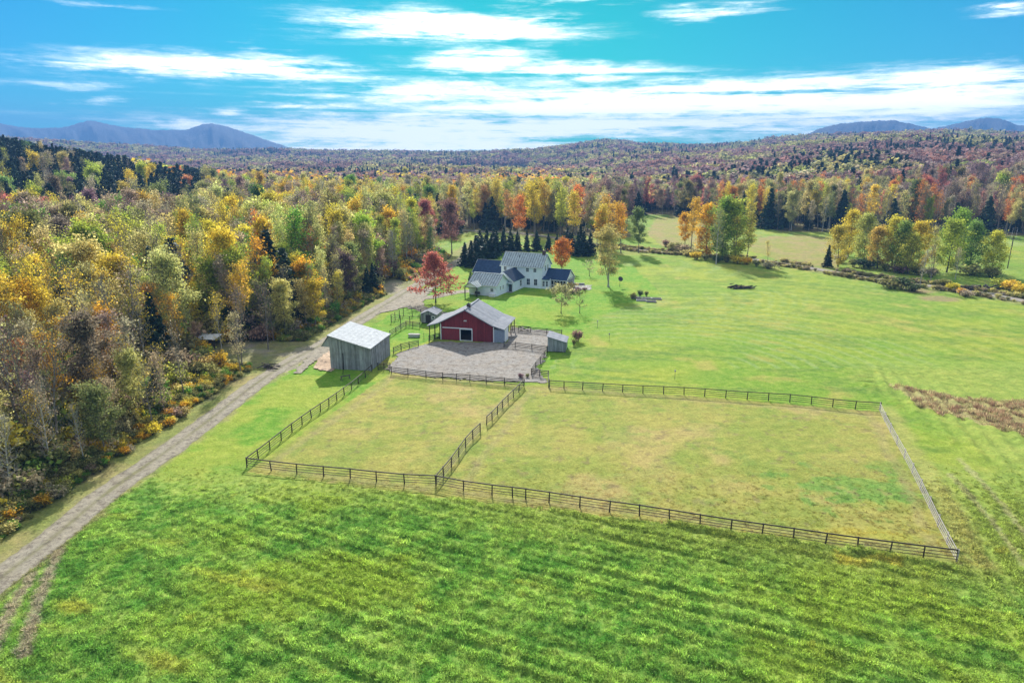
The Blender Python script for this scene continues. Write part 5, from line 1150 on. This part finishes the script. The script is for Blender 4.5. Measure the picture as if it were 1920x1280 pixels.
for i, (px, py, h, c, l) in enumerate([(1082,640,2.6,BRN,'tall brown shrub behind the small right shed'),(1076,648,1.5,OLV,'lower olive shrub against the small right shed'),(977,708,.8,PUR,'dark weed clump in the yard gateway, left one'),(989,708,.8,OLV,'green weed clump in the yard gateway, right one'),(1690,541,3.6,(.10,.15,.05),'broad dark green shrub alone in the upper field'),(1672,540,2.6,OLV,'lower olive shrub at the left foot of the broad dark one'),(1712,546,2.4,(.10,.13,.05),'dark shrub at the right foot of the broad dark one'),
        (830,520,1.2,OLV,'small shrub behind the red maple beside the drive'),(1187,560,1.6,OLV,'grey green shrub at the left end of the garden beds'),(1200,556,1.9,(.14,.20,.08),'tall green plant behind the garden beds'),(1212,556,1.7,OLV,'olive plant at the back of the garden beds')]):
    basep('bush%d' % (i % 3), px, py, h, jit(c), l, 'shrub', 'shrub', None, 1.9 if px > 1600 else .85)
# yellow bushes and scrub along the field road
for i, (px, py, h, c) in enumerate([(1305,486,3,YEL),(1322,488,2.6,OLV),(1292,480,2.6,PALE),(1344,492,2.6,(.1,.13,.05)),(1362,492,3,OLV),(1385,494,2.8,YEL),(1400,496,2.6,GOLD),(1418,500,2.4,OLV),(1440,503,2.2,TAN),(1265,470,3.5,OLV),(1248,462,3,BRN),(1280,472,3,TAN),(1785,545,2.4,YEL),(1800,552,2,GOLD),(1812,556,1.8,TAN),(1895,545,3.2,YEL),(1912,552,3.2,YEL),(1880,540,2.6,LIME),(1770,536,2.2,OLV),(1660,508,2.8,OLV),(1690,512,3,PUR),(1720,516,3,OLV),(1745,520,3.4,TAN),(1820,516,3.4,OLV),(1860,520,3.2,OLV),(1600,500,3,OLV),(1625,503,3.2,FIR2),(1575,492,3,TAN)]):
    n_ame = CN.get(id(c), 'dark green'); lab = 'low %s bush by the field road %s' % (n_ame, 'under the upper clump' if px < 1460 else 'by the right clump' if px < 1765 else 'near the log pile')
    basep('bush%d' % (i % 3), px, py, h, jit(c), lab, 'bush', 'bush', lab, 1.5)
# brush pile
def logpile(px, py, n, ln, rad, label, seed, spread):
    x, y = at(px, py); t = thing('log_pile', label, 'log pile', (x, y, gz(x, y)), 0); g = random.Random(seed)
    for i in range(n):
        a = g.uniform(-.7, .7)+(math.pi/2 if g.random() < .2 else 0); c = Vector((g.uniform(-1, 1)*spread, g.uniform(-1, 1)*spread*.3, .15+abs(g.gauss(0, .35)))); d = Vector((math.cos(a), math.sin(a), g.uniform(-.2, .35)))*ln/2*g.uniform(.5, 1.2)
        MB().tube(c-d, c+d, rad*g.uniform(.6, 1.2), rad*g.uniform(.4, 1), 6).build('log', 'bark_dark' if g.random() < .6 else 'bark', t)
    return t
logpile(1392, 541, 46, 2.6, .13, 'dark brush and log heap on a bare patch of the upper field', 5, 3.2)
logpile(1835, 543, 40, 4.2, .22, 'dark pile of felled logs beside the road at far right', 9, 4.5)
x, y = at(1868, 552); o = MB().tube((-6, 0, .3), (6, -1.2, .25), .22, .16, 8).build('felled_trunk', 'bark_pale'); o.location = (x, y, gz(x, y)); o.rotation_euler = (0, 0, R(-12)); meta(o, 'long pale felled trunk lying right of the dark log pile', 'log')
# garden beds
for i, (px, py) in enumerate(((1192, 559), (1212, 560), (1231, 561), (1202, 564), (1221, 566))):
    x, y = at(px, py); t = thing('garden_bed', ['dark raised garden bed at the left end of the plot', 'middle raised garden bed in the back row of the plot', 'raised garden bed at the right end of the plot', 'near left raised garden bed of the plot', 'near right raised garden bed of the plot'][i], 'garden bed', (x, y, gz(x, y)), R(-10), 'raised beds by the birch clump')
    for a in ((-1.3, -.8, 1.3, -.68), (-1.3, .68, 1.3, .8), (-1.3, -.68, -1.18, .68), (1.18, -.68, 1.3, .68)): MB().box(a[0], a[1], 0, a[2], a[3], .35).build('board', 'grey_board', t)
    MB().box(-1.18, -.68, .02, 1.18, .68, .28).build('soil_fill', 'soil', t)
x, y = at(1162, 538); t = thing('dish_antenna', 'dark dish on a pole right of the birch clump', 'antenna', (x, y, gz(x, y)))
MB().tube((0, 0, 0), (0, 0, 2.2), .05, .05, 6).build('pole', 'iron', t); d = MB(); d.tube((0, 0, 2.3), (.1, -.35, 2.5), .12, .75, 14); d.build('dish', 'iron', t)
# little posts with bird boxes in the meadow
for px, py, l in ((1265, 712, 'wooden bird box on a pole in the bright meadow behind the far paddock fence'), (1120, 615, 'thin stake standing alone at the lawn edge right of the barn'), (1142, 640, 'short stake beside a dark rut in the meadow')):
    x, y = at(px, py); t = thing('nest_box_post', l, 'nest box', (x, y, gz(x, y))); MB().tube((0, 0, -.1), (0, 0, 1.5), .03, .03, 6).build('pole', 'iron', t); MB().box(-.11, -.09, 1.5, .11, .09, 1.8).build('box', 'grey_board', t)
# white roofed shelter in the clearing, wood stack
x, y = at(392, 650); t = thing('shelter', 'low white roofed shelter half hidden by trees at the clearing', 'shelter', (x, y, gz(x, y)), R(-12))
slab([(-2.4, -1.4, 2.0), (2.4, -1.4, 2.0), (2.4, 1.4, 2.5), (-2.4, 1.4, 2.5)], .07).build('roof', 'white_paint', t)
for a in (-2.2, 2.2):
    for b in (-1.2, 1.2): MB().box(a-.06, b-.06, 0, a+.06, b+.06, 2.05 if b < 0 else 2.4).build('post', 'fence_wood', t)
logpile(505, 690, 12, 3.2, .1, 'fallen branches lying on the clearing beside the track', 12, 1.6)
# houses in the trees
def cottage(px, py, label, w, d, he, hr, wm, rm, yaw, h0=0):
    x, y = at(px, py, he); z = gz(x, y); t = thing('cottage', label, 'house', (x, y, z), yaw)
    placed.append((x, y, 9))
    MB().prism([(-w/2, 0, -1), (w/2, 0, -1), (w/2, 0, he), (0, 0, hr), (-w/2, 0, he)], (0, d, 0)).build('wall', wm, t)
    for s in (-1, 1): slab([(s*(w/2+.4), -.4, he-.2), (s*(w/2+.4), d+.4, he-.2), (0, d+.4, hr+.15), (0, -.4, hr+.15)], .12).build('roof', rm, t)
    for a in (-w/4, w/4): window(t, (a, 0, he*.55), (1, 0, 0), (0, -1, 0), .9, 1.3)
    for s in (-1, 1): MB().beam((0, -.45, hr+.05), (s*(w/2+.4), -.45, he-.3), .06, .25).build('rake_board', 'trim_white', t)
    MB().box(-w/2-.02+.6, d*.4, hr-.6, -w/2+1.3, d*.4+.7, hr+.9).build('chimney', 'brick_dark', t)
cottage(741, 402, 'small pale blue white gabled house among the far trees', 8, 9, 6.5, 9.6, 'clapboard', 'roof_metal', R(8))
cottage(806, 356, 'dark roofed house nearly hidden in the woods behind', 9, 9, 6, 9, 'roof_navy', 'roof_navy', R(75))
for px, py, l in ((905, 302, 'long white farm shed in the distant valley field, left one'), (915, 302.5, 'long white farm shed in the distant valley field, right one')):
    y = 1580; x = (px-960)/1327*y; z = gz(x, y); t = thing('farm_shed', l, 'farm building', (x, y, z)); MB().box(-7, -4, 0, 7, 4, 6).build('wall', 'white_paint', t); slab([(-7.5, -4.5, 6.05), (7.5, -4.5, 6.05), (7.5, 4.5, 8), (-7.5, 4.5, 8)], .2).build('roof', 'white_paint', t)
# utility poles and wires on the right
pp = []
for px, py, l, hh_ in ((1889, 503, 'wooden utility pole behind the right clump of trees', 11), (1896, 470, 'second utility pole farther up the hill road', 10), (1990, 520, 'utility pole just past the right edge', 11)):
    x, y = at(px, py); t = thing('utility_pole', l, 'utility pole', (x, y, gz(x, y)), R(20), 'utility poles along the road'); MB().tube((0, 0, -.3), (0, 0, hh_), .16, .1, 8).build('pole', 'bark', t); MB().box(-1.1, -.06, hh_-.9, 1.1, .06, hh_-.75).build('crossarm', 'bark', t)
    pp.append(Vector((x, y, gz(x, y)+hh_-.7)))
for k, off in enumerate((-.9, .9)):
    for a, b in ((0, 1), (0, 2)):
        m = MB(); prev = None
        for i in range(13):
            s = i/12; p = pp[a].lerp(pp[b], s)+Vector((off, 0, -4*s*(1-s)*2.2))
            if prev is not None: m.tube(prev, p, .025, .025, 4, cap=False)
            prev = p
        o = m.build('power_line', 'galvanised'); meta(o, 'thin sagging wire between the utility poles at far right', 'wire', 'wires on the utility poles')

# ------------------------------------------------------------------ labels of look-alikes
def pixel(o):
    p = o.matrix_local.translation; z = p.z-CAMH; dep = p.y*math.cos(PITCH)-z*math.sin(PITCH); return 960+F*p.x/max(dep, 1)
def unlabel():
    ORD = ['first','second','third','fourth','fifth','sixth','seventh','eighth','ninth','tenth','eleventh','twelfth']; NUM = ['','one','two','three','four','five','six','seven','eight','nine','ten','eleven','twelve','thirteen','fourteen','fifteen','sixteen','seventeen','eighteen','nineteen','twenty','twentyone','twentytwo','twentythree','twentyfour','twentyfive','twentysix']
    d = {}
    for o in S.objects:
        if o.parent is None and 'category' in o: d.setdefault(o['label'], []).append(o)
    for l, os_ in d.items():
        n = len(os_)
        if n < 2 or n > 26: continue
        os_.sort(key=pixel)
        for i, o in enumerate(os_):
            o['label'] = ('leftmost of %s, ' % NUM[n] if i == 0 else 'rightmost of %s, ' % NUM[n] if i == n-1 else '%s from left, ' % ORD[i] if i < (n+1)//2 and i < 12 else '%s from right, ' % ORD[min(11, n-1-i)])+l
unlabel()
# ------------------------------------------------------------------ haze
def haze():
    m = bpy.data.materials.new('air'); m.use_nodes = True; nt = m.node_tree; nt.nodes.clear(); v = nt.nodes.new('ShaderNodeVolumePrincipled'); o = nt.nodes.new('ShaderNodeOutputMaterial')
    v.inputs['Color'].default_value = (.17, .40, .86, 1); v.inputs['Density'].default_value = HAZE; v.inputs['Anisotropy'].default_value = 0.
    nt.links.new(v.outputs[0], o.inputs['Volume']); MATS['air'] = m
    b = MB().box(-7000, -2700, -12, 7000, 7000, 375).build('haze', 'air'); meta(b, kind='stuff', label='pale blue autumn haze filling the valley')
HAZE = 0.0002
haze()
